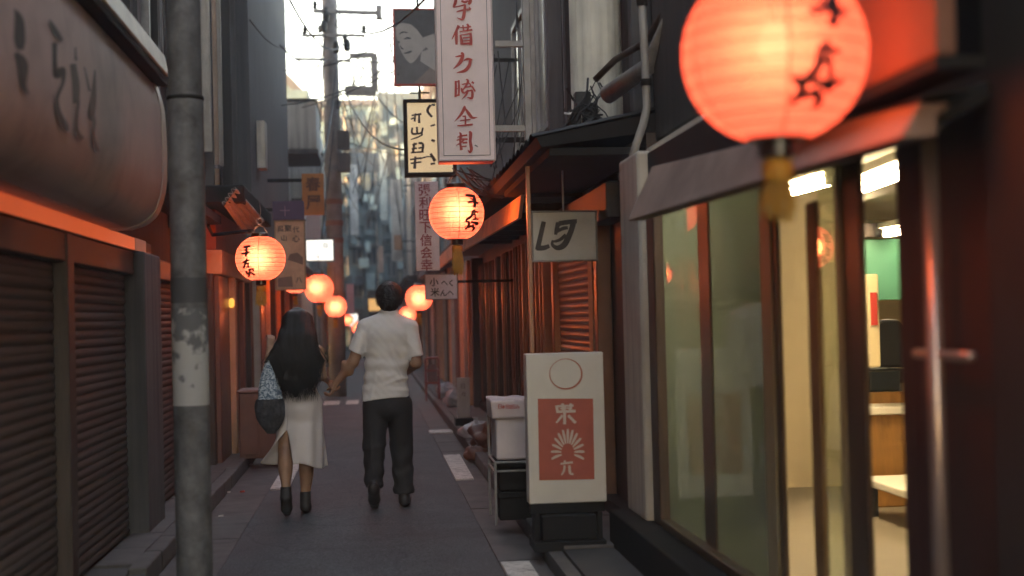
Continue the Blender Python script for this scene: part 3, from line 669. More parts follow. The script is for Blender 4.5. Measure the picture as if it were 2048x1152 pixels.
def lantern(label, px, py, d, wpx, hpx, seam_px, strokes=None, org=(0, 0), sc=1, hang=.35, tassel=1.0, detail=2, bulb_off=(0, 0), ringtop=False, cuts=(), fat=1.0, bold=1.25, watt=3.8):
    C = at(px, py, d); a = wpx/2*d/FPX; b = hpx/2*d/FPX
    t = thing('paper_lantern', label, 'lantern', (C.x, C.y, C.z - b), 'paper lanterns along the lane')
    n = 96 if detail == 2 else 40
    prof = []
    rings = 26
    for i in range(n + 1):
        th = -math.pi/2 + .30 + (math.pi - .60)*i/n
        rr = a*abs(math.cos(th))**.92 * (1 + .011*abs(math.sin(rings*math.pi*i/n)))
        prof.append((rr, b*math.sin(th)))
    g = MB().lathe(prof, C, 64 if detail == 2 else 32, cap=False).build('globe', M_paper, t, smooth=True)
    zt, zb = prof[-1][1], prof[0][1]; rc = prof[0][0]
    MB().lathe([(rc*.98, -.006), (rc*1.06, 0), (rc*1.06, .03), (rc*.9, .034), (rc*.9, .004)], C + Vector((0, 0, zt)), 28, cap=False).build('top_ring', M_lacq, t, smooth=False, solid=.004)
    MB().lathe([(rc*.62, -.042), (rc*.66, -.04), (rc*.66, 0), (rc*1.04, .002), (rc*1.04, .012), (rc*.5, .012)], C + Vector((0, 0, zb - .004)), 28).build('bottom_cap', M_lacq, t, smooth=False)
    Bc = C + Vector((bulb_off[0], 0, bulb_off[1]))
    MB().lathe([(.001, -.045), (.026, -.038), (.04, -.015), (.042, .005), (.034, .03), (.02, .05), (.018, .06)], Bc, 16).build('bulb', M_bulb, t, smooth=True)
    ld = bpy.data.lights.new('lantern_light', 'POINT'); ld.energy = watt; ld.color = (1, .37, .175); ld.shadow_soft_size = .10
    lo = bpy.data.objects.new('lantern_light', ld); COL.objects.link(lo); lo.parent = t; lo.location = Bc - wloc(t)
    # hanger
    top = C + Vector((0, 0, zt + .03))
    h = MB()
    h.path([top + Vector((-rc, 0, -.01)), top + Vector((-rc*.6, 0, .05)), top + Vector((0, 0, .085)), top + Vector((rc*.6, 0, .05)), top + Vector((rc, 0, -.01))], .004, 6)
    if ringtop:
        h.path([top + Vector((.028*math.sin(k*math.pi/5), 0, .115 - .03*math.cos(k*math.pi/5))) for k in range(11)], .005, 6)
        h.path([top + Vector((0, 0, .14)), top + Vector((.012, 0, .20)), top + Vector((0, 0, hang))], .005, 6)
    else: h.path([top + Vector((0, 0, .08)), top + Vector((0, 0, hang))], .004, 6)
    h.build('hanger', M_gsteel if ringtop else M_wire, t)
    MB().path([top + Vector((0, 0, 0.0)), Bc + Vector((0, 0, .05))], .008, 6).build('lamp_holder', M_lacq, t)
    # seam running down the paper
    sm = MB(); phi0 = math.asin(max(-1, min(1, (seam_px - px)/(wpx/2))))
    for ph in (phi0, phi0 - 1.15, phi0 + 1.2, phi0 + 2.6, phi0 + 3.8):
        sm.path([C + Vector((rr_*1.004*math.sin(ph), -rr_*1.004*math.cos(ph), z_)) for rr_, z_ in prof[::4]], .0022 if ph == phi0 else .0012, 5)
    sm.build('seam', M_seam, t)
    for k in range(1, rings, 2) if detail == 2 else []:
        i = int(n*k/rings); rr_, z_ = prof[i]
        MB().path([C + Vector((rr_*1.003*math.cos(q*math.pi/24), rr_*1.003*math.sin(q*math.pi/24), z_)) for q in range(49)], .0017, 4, cap=False).build('hoop', M_seam, t)
    if strokes:
        def surf(x, y):
            v = ray(x, y); s = Vector((1/a, 1/a, 1/b)); o_ = CAM - C
            A = Vector((v.x*s.x, v.y*s.y, v.z*s.z)); O = Vector((o_.x*s.x, o_.y*s.y, o_.z*s.z))
            qa, qb, qc = A.dot(A), 2*A.dot(O), O.dot(O) - 1.016**2
            D = max(0, qb*qb - 4*qa*qc); rel = CAM + v*((-qb - math.sqrt(D))/(2*qa)) - C
            zz = max(-.97, min(.97, rel.z/b/1.016)); rr = a*(1 - zz*zz)**.46*1.022; k_ = rr/max(1e-5, math.hypot(rel.x, rel.y))
            return C + Vector((rel.x*k_, rel.y*k_, rel.z))
        letters([[(x, y, w_*bold) for x, y, w_ in st] for st in strokes], cuts, surf, org, sc, M_link, t)
    # tassel: knot and hanging strands
    tz = C.z + zb - .045; L0 = .22*tassel*b/.21
    tm = MB(); rt = rc*.62*fat
    tm.lathe([(rt*.5, .0), (rt*.95, -.012), (rt*1.0, -.035), (rt*.9, -.06)], (C.x, C.y, tz), 16)
    ns = (90 if d > 5 else 46) if detail == 2 else 36
    for k in range(ns):
        an = random.uniform(0, 2*math.pi); q = math.sqrt(random.random())
        x0, y0 = rt*.9*q*math.cos(an), rt*.9*q*math.sin(an); fl = random.uniform(1.0, 1.3); ln = L0*random.uniform(.82, 1.05)
        tm.path([(C.x + x0, C.y + y0, tz - .05), (C.x + x0*fl + random.uniform(-.006, .006), C.y + y0*fl, tz - .05 - ln*.5), (C.x + x0*fl + random.uniform(-.012, .012), C.y + y0*fl, tz - .02 - ln)], [.0032, .003, .0018], 4)
    tm.build('tassel', M_tass, t)
    return t, C, top + Vector((0, 0, hang))
mid_strokes = [[(485,185,20),(540,188,30),(600,200,28)], [(545,225,12),(600,240,22)], [(515,270,22),(590,262,22),(645,285,20)], [(590,200,25),(605,270,28),(595,335,30)],
    [(600,355,14),(590,385,24)], [(570,375,20),(610,385,22),(645,390,12)], [(575,380,20),(560,440,26),(490,488,20)], [(580,420,15),(615,415,15)], [(600,395,16),(610,470,18)], [(570,478,15),(650,475,18)],
    [(490,500,18),(540,515,26)], [(540,510,18),(520,560,24),(485,600,18)], [(555,510,22),(635,525,26),(600,545,18)], [(590,540,18),(560,560,20),(520,580,14)], [(540,555,16),(590,580,26),(560,620,12)]]
left_strokes = [[(140,350,20),(190,342,24),(235,335,18)], [(150,385,14),(200,375,18)], [(115,435,22),(170,425,22),(220,410,16)], [(180,350,20),(180,410,24),(170,470,20)],
    [(130,545,18),(175,525,20),(220,515,16)], [(185,495,18),(165,560,26),(145,620,20)], [(165,560,16),(215,555,18)], [(195,545,16),(205,600,20)], [(175,605,16),(220,600,18)],
    [(175,650,20),(195,690,24)], [(200,640,18),(260,625,20),(265,660,16)], [(185,690,18),(255,670,16)], [(225,640,20),(215,730,22)], [(235,670,18),(290,705,22)]]
def rescale(strokes, x0, sx, ox, y0, sy, oy, sw): return [[(ox + (x - x0)*sx, oy + (y - y0)*sy, w_*sw) for x, y, w_ in st] for st in strokes]
big_strokes = rescale(mid_strokes[:4], 485, 1.55, 690, 170, 1.3, -70, 1.6) + rescale(mid_strokes[4:10], 485, 1.6, 655, 355, 1.95, 215, 1.7) + rescale(mid_strokes[10:], 480, 1.5, 625, 500, 1.4, 430, 1.6)
lan_big = lantern('huge blurred lantern with black brush characters hanging at upper right', 1549, 108, 3.4, 374, 366, 1525, big_strokes, (1350, 0), 2.744, .35, .6, bulb_off=(.0, .02), cuts=(4, 10), fat=.85, bold=1.1, watt=1.3)
lan_mid = lantern('sharp glowing lantern under the tall pink vertical sign', 913, 427, 11.6, 110, 108, 916, mid_strokes, (850, 360), 6.06, .17, .95, bulb_off=(.02, .02), cuts=(4, 10))
lan_left = lantern('glowing lantern with metal ring beside the corrugated awning on the left', 521, 517, 13.4, 97, 90, 520, left_strokes, (465, 440), 6.4, .30, .78, bulb_off=(-.02, 0), ringtop=True, cuts=(4, 9))
lan_f1 = lantern('round red-orange lantern just right of the beige vertical sign', 638, 577, 22.8, 57, 57, 636, hang=.5, detail=1, tassel=.7, bulb_off=(-.03, .02))
lan_f2 = lantern('smaller lantern lower and right of its neighbour, left of the walking couple gap', 671, 613, 27.0, 43, 43, 671, hang=.5, detail=1, tassel=.7)
lan_f3 = lantern('lantern glowing just right of the man\'s head', 838, 596, 23.2, 54, 52, 842, hang=.6, detail=1, tassel=.8)
lan_f4 = lantern('small lantern half hidden behind the man\'s right shoulder', 815, 630, 36.0, 34, 34, 815, hang=.6, detail=1, tassel=.7)
lan_f5 = lantern('tiny distant lantern left of the man\'s shoulder', 716, 656, 48.0, 24, 24, 716, hang=.8, detail=1, tassel=.7)
lan_f6 = lantern('tiny distant lantern below the pale bluish light box', 696, 640, 52.0, 22, 22, 696, hang=.8, detail=1, tassel=.7)
lan_f7 = lantern('dull lantern mostly hidden behind the beige vertical sign', 590, 563, 21.0, 48, 48, 590, hang=.6, detail=1, tassel=.6)

# ================================================================== signs
def face(l, t, rr, b, d):
    cy, cx = (t + b)/2, (l + rr)/2
    x0 = at(l, cy, d).x; x1 = at(rr, cy, d).x; z1 = at(cx, t, d).z; z0 = at(cx, b, d).z
    return x0, x1, z0, z1
def sign(name, label, l, t, rr, b, d, m, frame=None, fw=.02, th=.06, cat='sign', panel='panel', group=None):
    x0, x1, z0, z1 = face(l, t, rr, b, d)
    s = thing(name, label, cat, ((x0 + x1)/2, d, z0), group)
    box(panel, m, s, x0, x1, d, d + th, z0, z1, bevel=.006)
    if frame is not None:
        f = MB(); e = .012
        f.box(x0 - fw, x1 + fw, d - e, d + th + .004, z1 - .002, z1 + fw).box(x0 - fw, x1 + fw, d - e, d + th + .004, z0 - fw, z0 + .002)
        f.box(x0 - fw, x0 + .002, d - e + .002, d + th + .002, z0, z1).box(x1 - .002, x1 + fw, d - e + .002, d + th + .002, z0, z1)
        f.build('frame', frame, s, bevel=.004)
    return s, (x0, x1, z0, z1)
_fc = {}
def glyph_verts(ch, bold=0.0):
    k = (ch, bold)
    if k in _fc: return _fc[k]
    c = bpy.data.curves.new('glyph', 'FONT'); c.body = ch; c.size = 1; c.offset = bold; c.resolution_u = 3
    o = bpy.data.objects.new('glyph', c); COL.objects.link(o)
    me = o.evaluated_get(bpy.context.evaluated_depsgraph_get()).to_mesh()
    vs = [tuple(v.co[:2]) for v in me.vertices]; fs = [tuple(p.vertices) for p in me.polygons]
    o.to_mesh_clear(); bpy.data.objects.remove(o); bpy.data.curves.remove(c)
    if vs:
        xs = [v[0] for v in vs]; ys = [v[1] for v in vs]; cx = (min(xs) + max(xs))/2; cy = (min(ys) + max(ys))/2; s = 1/max(max(xs) - min(xs), max(ys) - min(ys))
        vs = [((x - cx)*s, (y - cy)*s) for x, y in vs]
    _fc[k] = (vs, fs); return _fc[k]
def glyphs(parent, items, m, d, bold=.02, shear=0.0, off=.005, name='lettering'):
    """items: (char, px, py, height in photo px)"""
    for ch, px, py, h in items:
        vs, fs = glyph_verts(ch, bold); c = at(px, py, d - off); s = h*d/FPX
        MB().add([(c.x + (x + shear*y)*s, d - off, c.z + y*s) for x, y in vs], fs).build('character', m, parent, fix=False)
def flat(parent, polys, m, d, off, org=(0, 0), sc=1.0, name='print'):
    mb = MB()
    for poly in polys:
        MB().add([tuple(at(org[0] + x/sc, org[1] + y/sc, d - off)) for x, y in poly], [tuple(range(len(poly)))]).build(name, m, parent, fix=False)
M_redink = mat('red_sign_ink', (.50, .045, .035), .5, var=.12, bump=0)
M_pink = mat('pale_pink_board', (.88, .73, .71), .55, var=.07, scale=5, bump=.04)
M_pinkedge = mat('pink_board_edge', (.60, .49, .47), .5, var=.1, bump=.03)

# tall pink vertical sign
x0, x1, z0, z1 = face(873, 0, 988, 322, 11.0); z1 += 1.05
P = thing('pink_vertical_sign', 'tall pale pink vertical sign with red brush characters above the middle lantern', 'sign', ((x0 + x1)/2, 11, z0))
box('panel', M_pink, P, x0 + .012, x1 - .012, 11.0, 11.12, z0 + .012, z1 - .012)
f = MB()
f.box(x0, x1, 10.985, 11.135, z0, z0 + .013).box(x0, x1, 10.985, 11.135, z1 - .013, z1).box(x0, x0 + .0125, 10.984, 11.134, z0 + .01, z1 - .01).box(x1 - .0125, x1, 10.984, 11.134, z0 + .01, z1 - .01)
f.build('frame', M_pinkedge, P, bevel=.005)
bl = MB(); i_ = .042; q = .0035
bl.box(x0 + i_, x1 - i_, 10.9965, 10.999, z0 + i_, z0 + i_ + q).box(x0 + i_, x0 + i_ + q, 10.9965, 10.999, z0 + i_ + q, z1 - i_).box(x1 - i_ - q, x1 - i_, 10.9965, 10.999, z0 + i_ + q, z1 - i_)
bl.build('border_line', M_ink, P)
box('bottom_strip', M_redink, P, x0 + .005, x1 - .02, 10.99, 11.13, z0 - .012, z0 - .001)
ps = lambda px, py: at(px, py, 10.996)
g1 = [[(215,-60,30),(215,0,40),(200,60,40),(175,95,14)], [(180,100,16),(260,85,18),(340,65,26)], [(270,-40,20),(400,-20,40),(405,30,50),(385,60,24)], [(290,10,30),(340,30,30),(380,10,24)],
      [(225,160,14),(300,140,26),(415,125,30)], [(390,95,14),(418,128,24)], [(340,60,30),(330,160,42),(315,240,46),(290,262,26),(230,240,8)],
      [(255,345,40),(225,410,34),(160,535,10)], [(225,410,30),(222,520,40),(225,605,32)], [(310,340,18),(320,420,24)], [(365,325,24),(385,360,30),(365,425,22)], [(265,375,12),(340,372,18),(420,360,22)], [(265,430,14),(350,415,20),(440,405,26)],
      [(275,470,22),(290,540,40),(295,605,40)], [(270,478,14),(350,465,18),(430,455,30)], [(415,460,34),(420,540,40),(415,610,44)], [(310,515,20),(400,505,20)], [(310,555,14),(400,548,16)], [(290,592,28),(420,588,30)],
      [(210,770,14),(290,755,30),(330,745,18)], [(285,715,24),(310,745,44),(270,850,50),(180,935,8)], [(320,820,12),(380,800,34),(440,815,16)], [(410,795,36),(400,880,46),(340,955,44),(225,988,8)]]
letters(g1, (7, 19), ps, (880, 0), 6.78, M_redink, P)
g2 = [[(212,80,26),(215,190,34),(210,300,30)], [(255,70,24),(258,180,28),(255,280,24)], [(215,95,18),(255,88,18)], [(215,185,12),(255,180,12)], [(215,278,26),(260,272,22)],
      [(355,55,14),(380,85,34),(350,150,26),(300,215,16)], [(295,130,14),(340,120,18),(400,110,14)], [(290,175,20),(300,215,34),(320,245,26)], [(340,170,16),(430,150,24)], [(430,95,28),(460,112,24)], [(420,150,16),(400,110,18)], [(430,150,26),(478,225,22)],
      [(320,255,20),(370,220,24),(440,205,20)], [(375,200,24),(360,260,28),(295,332,6)], [(435,205,28),(440,270,36),(425,315,34),(370,300,8)],
      [(325,420,18),(330,450,42),(280,540,34),(195,632,6)], [(340,450,20),(395,530,44),(440,580,34),(512,572,4)], [(305,560,16),(350,560,26)], [(345,560,22),(345,680,24)], [(270,618,12),(345,612,20),(415,602,18)], [(235,688,14),(340,682,26),(445,670,26)],
      [(262,775,10),(282,810,34),(275,900,30),(285,1020,30)], [(235,845,14),(300,825,22),(370,815,22)], [(225,885,14),(300,870,24),(375,870,24)], [(330,870,20),(280,920,24),(220,955,8)], [(305,920,24),(370,915,24)], [(300,970,20),(360,965,20)], [(300,1015,16),(290,960,28)],
      [(390,770,14),(415,790,44),(410,900,40),(425,1000,44),(405,1045,30),(375,1015,8)]]
letters(g2, (15, 21), ps, (880, 150), 6.78, M_redink, P)
brush(MB(), [[(470,960,8),(485,945,6)], [(475,955,6),(490,960,14),(515,975,8)]], ps, (880, 150), 6.78).build('maker_mark', M_ink, P, fix=False)
# its brackets and the steel post they hang on
for py in (88, 257): MB().bar(at(990, py, 11.06), at(1050, py, 11.06), .045, .045).build('bracket', M_gsteel, P)
pp = at(1058, 300, 11.06)
MB().box(pp.x - .03, pp.x + .03, 11.03, 11.09, 2.62, 6.5).build('support_post', M_gsteel, P, bevel=.006)
pb = at(915, 340, 11.1)
MB().path([(lan_mid[2].x, 11.6, lan_mid[2].z), (lan_mid[2].x, 11.45, z0 + .05), (lan_mid[2].x, 11.13, z0 + .05)], .006, 6).build('lantern_hook', M_wire, P)

# portrait board
P, fr_ = sign('portrait_board', 'red-edged board with a grey portrait of a dark-haired face against the sky', 790, 20, 884, 168, 17.5, mat('print_grey', (.16, .16, .165), .6, var=.15, scale=8, bump=0), M_redink, .018, .08)
flat(P, [[(285,60),(290,130),(305,165),(340,148),(400,158),(440,190),(480,245),(545,220),(565,215),(570,60)]], mat('print_dark', (.075, .08, .088), .6, var=.2, scale=10, bump=0), 17.5, .003, (700, 0), 3.29, 'hair_print')
M_pl = mat('print_light', (.40, .385, .365), .6, var=.1, scale=8, bump=0)
flat(P, [[(304,235),(302,180),(320,158),(345,151),(400,160),(440,195),(480,248),(500,240),(560,222),(560,290),(520,330),(500,310),(470,340),(440,385),(415,412),(395,417),(365,388),(335,335),(318,290)],
         [(470,340),(520,325),(565,290),(568,470),(520,440),(462,402)]], M_pl, 17.5, .006, (700, 0), 3.29, 'face_print')
brush(MB(), [[(325,225,5),(345,212,10),(380,215,6)], [(355,258,6),(380,250,14),(402,255,6)], [(318,270,12),(325,285,8)], [(352,352,5),(385,345,14),(408,335,6)], [(330,300,4),(340,318,10),(352,322,5)]],
      lambda px, py: at(px, py, 17.4925), (700, 0), 3.29).build('feature_print', MATS['print_dark'], P, fix=False)
flat(P, [[(425,540),(470,500),(530,440),(570,470),(570,555),(430,552)]], mat('print_mid', (.24, .20, .18), .6, var=.15, scale=8, bump=0), 17.5, .0035, (700, 0), 3.29, 'garment_print')
mb = MB(); cx = (fr_[0] + fr_[1])/2
mb.bar((cx, 17.56, fr_[3]), (cx, 17.56, fr_[3] + .5), .03, .03).bar((cx, 17.56, fr_[2]), (cx, 17.56, fr_[2] - .25), .03, .03).bar((cx - .12, 17.56, fr_[2] - .1), (cx + .12, 17.56, fr_[2] - .1), .02, .02)
mb.bar((fr_[1], 17.56, fr_[2] + .3), (1.9, 17.56, fr_[2] + .3), .04, .04).build('bracket', M_black, P)

# yellowish light box
M_yel = emis('light_box_face', (.78, .74, .48), .42)
P, fr_ = sign('yellow_light_box', 'black-framed dim yellow light box with dark brush writing left of the pink sign', 815, 205, 905, 345, 14.2, M_yel, M_black, .035, .16)
letters([
    [(405,760,10),(470,750,14)], [(430,745,10),(425,800,14)], [(455,755,12),(455,810,16)], [(400,785,8),(420,775,12)],
    [(410,840,12),(412,880,14),(470,875,12)], [(440,835,12),(442,880,14)], [(480,840,12),(470,885,14)], [(400,918,6),(440,905,10),(480,885,8)],
    [(410,955,12),(440,945,14)], [(425,940,14),(415,1000,16)], [(405,980,10),(440,975,12)], [(450,940,14),(480,950,16),(475,1000,14)], [(450,975,10),(480,970,12)], [(400,1005,10),(485,998,12)],
    [(395,1050,10),(470,1040,14)], [(430,1030,14),(425,1110,20)], [(400,1075,10),(470,1065,12)], [(460,1045,10),(520,1030,8),(560,1050,8)],
    [(530,690,16),(510,730,18),(540,770,14)], [(535,690,12),(560,690,16)], [(530,830,10),(560,820,12)], [(535,920,14),(558,930,18)], [(530,1010,16),(560,1060,22)], [(530,1080,12),(560,1075,14)]],
    (4, 8, 14, 18, 20, 21, 22), lambda px, py: at(px, py, 14.196), (700, 0), 3.29, M_ink, P)
box('wall_arm', M_black, P, fr_[1], 1.9, 14.25, 14.30, fr_[2] + .3, fr_[2] + .35)

# white board with faded red writing
P, fr_ = sign('white_vertical_board', 'narrow white vertical board with faded red characters behind the middle lantern', 831, 363, 878, 541, 16.0, mat('greyish_white_board', (.80, .76, .76), .6, var=.12, scale=5, bump=.05, dirt=.15), None, .01, .07)
M_fred = mat('faded_red_ink', (.36, .10, .11), .6, var=.3, scale=30, bump=0)
glyphs(P, [(c, 849 + .03*(i*25), 380 + 25*i, 24) for i, c in enumerate('張利旺下信会幸')], M_fred, 16.0, .015)
MB().box(fr_[1] - .05, 1.72, 16.08, 16.12, fr_[3] - .3, fr_[3] - .26).build('wall_arm', M_black, P)
# small white board
P, fr_ = sign('small_white_board', 'small white board with two rows of dark characters right of the man', 851, 549, 914, 598, 16.2, mat('small_board_white', (.74, .70, .72), .6, var=.1, scale=6, bump=.04, dirt=.2), mat('board_edge_grey', (.3, .29, .29), .6), .008, .05)
glyphs(P, [('小', 868, 564, 18), ('へ', 889, 566, 14), ('く', 902, 566, 14), ('米', 870, 584, 18), ('ん', 887, 586, 14), ('へ', 901, 586, 13)], M_ink, 16.2, .02)
MB().box(fr_[1], 1.70, 16.21, 16.24, fr_[3] - .1, fr_[3] - .07).build('wall_arm', M_black, P)
# LS board
M_ls = mat('stained_white_board', (.50, .475, .43), .6, var=.14, scale=5, bump=.06, dirt=.3)
P, fr_ = sign('italic_letter_board', 'weathered white board with slanted dark L5 lettering under the dark eave', 1066, 424, 1192, 520, 9.5, M_ls, mat('board_rim', (.24, .22, .2), .6), .01, .06)
letters([[(172,155,32),(150,250,34),(125,358,36)], [(118,345,38),(170,345,36),(212,330,28)],
             [(280,170,36),(340,160,34),(410,152,30)], [(275,160,30),(265,210,32),(255,250,20)], [(262,230,20),(310,205,26),(345,200,22)], [(385,160,40),(365,230,40),(320,320,44),(270,345,34),(232,320,22),(240,290,20)], [(330,250,26),(290,285,24),(245,300,18)]],
      (2,), lambda px, py: at(px, py, 9.494), (1040, 400), 3.6, mat('faded_dark_ink', (.045, .035, .034), .6, var=.4, scale=18, bump=0), P)
MB().path([((fr_[0] + fr_[1])/2, 9.53, fr_[3]), ((fr_[0] + fr_[1])/2, 9.53, 2.5)], .008, 6).build('hanger', M_gsteel, P)
MB().box(fr_[0] - .035, fr_[0] - .011, 9.5, 9.56, 0.1, 2.5).build('side_post', MATS['orange_brown_steel'], P)
# standing sign
M_ivory = mat('ivory_sign_panel', (.60, .575, .51), .4, var=.06, scale=5, bump=.03, coat=.1)
x0, x1, z0, z1 = face(1055, 706, 1210, 1006, 8.5)
P = thing('standing_sign', 'white standing sign with red circle and red square with a fan emblem on the right', 'sign', ((x0 + x1)/2, 8.6, 0))
box('panel', M_ivory, P, x0, x1, 8.5, 8.64, z0, z1, bevel=.006)
flat(P, [[(92, 350), (490, 350), (500, 930), (103, 938)]], mat('brick_red_print', (.42, .085, .055), .5, var=.1, scale=12, bump=0), 8.5, .003, (1050, 700), 3.6, 'red_square')
circ = [(293 + 116*math.cos(k*math.pi/20), 172 + 108*math.sin(k*math.pi/20), 9 + 5*math.sin(k*math.pi/20 + .8)) for k in range(41)]
brush(MB(), [circ], lambda px, py: at(px, py, 8.4965), (1050, 700), 3.6, n=2).build('ring_print', mat('orange_red_print', (.42, .11, .06), .5, var=.15, bump=0), P, fix=False)
fan = []
for k in range(13):
    a_ = math.radians(-28 + 236*k/12); cx, cy = 308, 690
    a_ = math.radians(-14 + 208*k/12); q_ = math.sin(a_)
    fan.append([(cx + 46*math.cos(a_), 738 - 66*q_, 10), (cx + 84*math.cos(a_), 738 - 118*q_, 19), (cx + 116*math.cos(a_), 742 - 168*q_, 15), (cx + 120*math.cos(a_), 742 - 174*q_, 6)])
fan += [[(225,400,18),(235,440,22)], [(270,385,20),(275,445,20)], [(330,385,20),(325,445,20)], [(225,405,14),(350,400,14)], [(225,445,18),(365,440,20)], [(250,420,10),(340,418,10)], [(285,400,18),(285,535,22)], [(270,470,18),(225,525,14)], [(310,470,20),(365,525,20)],
        [(255,820,14),(345,808,16)], [(285,795,16),(290,820,14)], [(285,830,16),(280,870,16),(262,900,12)], [(320,830,18),(325,885,20),(350,895,12)]]
letters(fan, (13, 22), lambda px, py: at(px, py, 8.4945), (1050, 700), 3.6, mat('ivory_print', (.55, .44, .38), .5, var=.1, bump=0), P, n=4)
st = MB().box(x0 + .01, x1 - .01, 8.52, 8.62, z0 - .06, z0 - .001).box(x0 + .03, x0 + .06, 8.50, 8.66, .1, z0 - .06).box(x1 - .06, x1 - .03, 8.50, 8.66, .1, z0 - .06).box(x0 + .02, x1 - .02, 8.42, 8.74, .085, .14)
st.build('stand', mat('sooty_black', (.012, .011, .011), .9, var=.2, bump=.1), P)
box('ballast_box', MATS['sooty_black'], P, x0 + .07, x1 - .07, 8.47, 8.70, .142, z0 - .07, bevel=.01)

# left-hand signs
P, fr_ = sign('beige_vertical_sign', 'beige vertical sign with faded dark writing, its top panel purple, left of the woman', 552, 443, 609, 578, 17.2, mat('aged_beige_board', (.52, .30, .19), .65, var=.25, scale=6, bump=.05, dirt=.4), mat('beige_rim', (.28, .17, .09), .6), .012, .07)
x0, x1, z0, z1 = face(545, 402, 608, 441, 17.2)
box('purple_panel', mat('purple_board', (.06, .035, .085), .6, var=.25, bump=.04), P, x0, x1, 17.2, 17.27, z0 + .01, z1, bevel=.006)
glyphs(P, [('十', 570, 422, 20)], mat('purple_ink', (.22, .13, .20), .6), 17.2, .0)
glyphs(P, [('呉', 561, 458, 13), ('聚', 576, 457, 15), ('代', 592, 459, 13), ('山', 568, 476, 12), ('心', 592, 477, 15), ('八', 598, 560, 13)], M_ink, 17.2, .015)
flat(P, [[(575, 520), (580, 508), (595, 505), (606, 515), (606, 530), (590, 524)], [(556, 556), (584, 552), (586, 574), (556, 574)]], mat('board_stain', (.20, .11, .08), .7, var=.3, bump=0), 17.2, .003, name='painted_patch')
MB().box(-1.6, x0, 17.22, 17.25, z1 - .12, z1 - .08).build('wall_arm', M_black, P)
P, fr_ = sign('orange_hanging_sign', 'dark orange vertical sign with brown characters high on the left', 604, 347, 648, 430, 21.5, mat('burnt_orange_board', (.36, .13, .025), .6, var=.25, scale=5, bump=.05), None, .01, .06)
glyphs(P, [('春', 626, 368, 30), ('屋', 627, 405, 30)], mat('brown_ink', (.10, .03, .01), .6), 21.5, .03)
MB().box(-1.55, fr_[0] + .05, 21.52, 21.56, fr_[3] - .12, fr_[3] - .07).build('wall_arm', M_black, P)
M_lit = emis('lit_sign_face', (.78, .95, 1.0), 1.7)
P, fr_ = sign('lit_white_sign', 'glowing bluish-white sign box with teal edge on the left', 613, 480, 666, 521, 26.0, M_lit, mat('teal_edge', (.03, .16, .17), .5), .02, .14)
glyphs(P, [('八', 629, 491, 11), ('目', 651, 491, 11), ('ム', 634, 511, 10)], mat('teal_ink', (.10, .35, .42), .6), 26.0, .02)
MB().box(-1.75, fr_[0], 26.04, 26.08, fr_[3] - .12, fr_[3] - .07).build('wall_arm', M_black, P)
P, fr_ = sign('grey_panel_sign', 'plain grey-blue hanging panel above the glowing white sign', 612, 428, 640, 478, 25.0, mat('grey_blue_board', (.30, .35, .38), .6, var=.15, bump=.04), None, .01, .06)
MB().box(-1.75, fr_[0], 25.02, 25.05, fr_[3] - .12, fr_[3] - .08).build('wall_arm', M_black, P)
P, fr_ = sign('pink_banner', 'narrow pink banner hanging right of the far lanterns', 693, 568, 708, 626, 36.0, mat('pink_cloth', (.60, .28, .30), .8, var=.15, bump=.1), None, .01, .02, cat='banner')
MB().bar((fr_[0] - .05, 36.01, fr_[3] + .01), (-1.7, 36.01, fr_[3] + .01), .02, .02).build('pole', M_black, P)
M_fl = emis('pale_blue_light', (.75, .95, 1.0), 1.6)
P, fr_ = sign('distant_light_box', 'tiny blown-out pale blue light box at the end of the lane', 697, 628, 716, 652, 56.0, M_fl, M_gsteel, .03, .2)
MB().bar((fr_[0] - .02, 56.1, fr_[2] + .1), (-1.7, 56.1, fr_[2] + .1), .05, .05).build('wall_arm', M_black, P)
P, fr_ = sign('distant_yellow_box', 'small warm yellow light box peeking past the left of the man\'s head', 737, 597, 766, 622, 46.0, emis('warm_light', (1.0, .62, .25), .62), mat('dark_hood', (.05, .05, .055), .6), .03, .3)
MB().extrude([(-.30, 0), (-.22, .16), (0, .24), (.22, .16), (.30, 0)], lambda x, z: ((fr_[0] + fr_[1])/2 + x, 45.95, fr_[3] + .03 + z), lambda x, z: ((fr_[0] + fr_[1])/2 + x, 46.35, fr_[3] + .03 + z)).build('hood', MATS['dark_hood'], P)
MB().bar((fr_[1], 46.2, fr_[3] + .1), (1.7, 46.2, fr_[3] + .1), .05, .05).build('wall_arm', M_black, P)
def far_sign(label, l, t, rr, b, d, col, em=0):
    P, f_ = sign('distant_sign', label, l, t, rr, b, d, mat('far_board_%d' % l, col, .7, var=.3, scale=3, bump=.03), None, .02, .1)
    X = 1.7 if (l + rr)/2 > 745 else -1.7
    MB().bar(((f_[0] + f_[1])/2, d + .12, f_[3] - .2), (X, d + .12, f_[3] - .2), .04, .04).build('wall_arm', M_black, P)
far_sign('tall pale signboard far off, right of the lane centre', 782, 358, 806, 522, 46, (.36, .38, .37))
far_sign('slim teal signboard far off beside the tall pale one', 760, 300, 774, 440, 54, (.34, .44, .44))
far_sign('small dark square board far off, lower right of the wide dark one', 748, 372, 772, 410, 58, (.10, .13, .14))
far_sign('wide dark board far off across the lane under the bright sky', 704, 305, 786, 345, 60, (.07, .085, .095))
far_sign('peach strip signboard far off, low in the lane', 757, 492, 767, 545, 52, (.42, .33, .27))
far_sign('pale grey signboard far off on the left of the lane', 700, 330, 716, 470, 50, (.45, .50, .50))
far_sign('rusty orange patch sign on the tall pale signboard', 788, 470, 804, 500, 45.6, (.30, .16, .09))

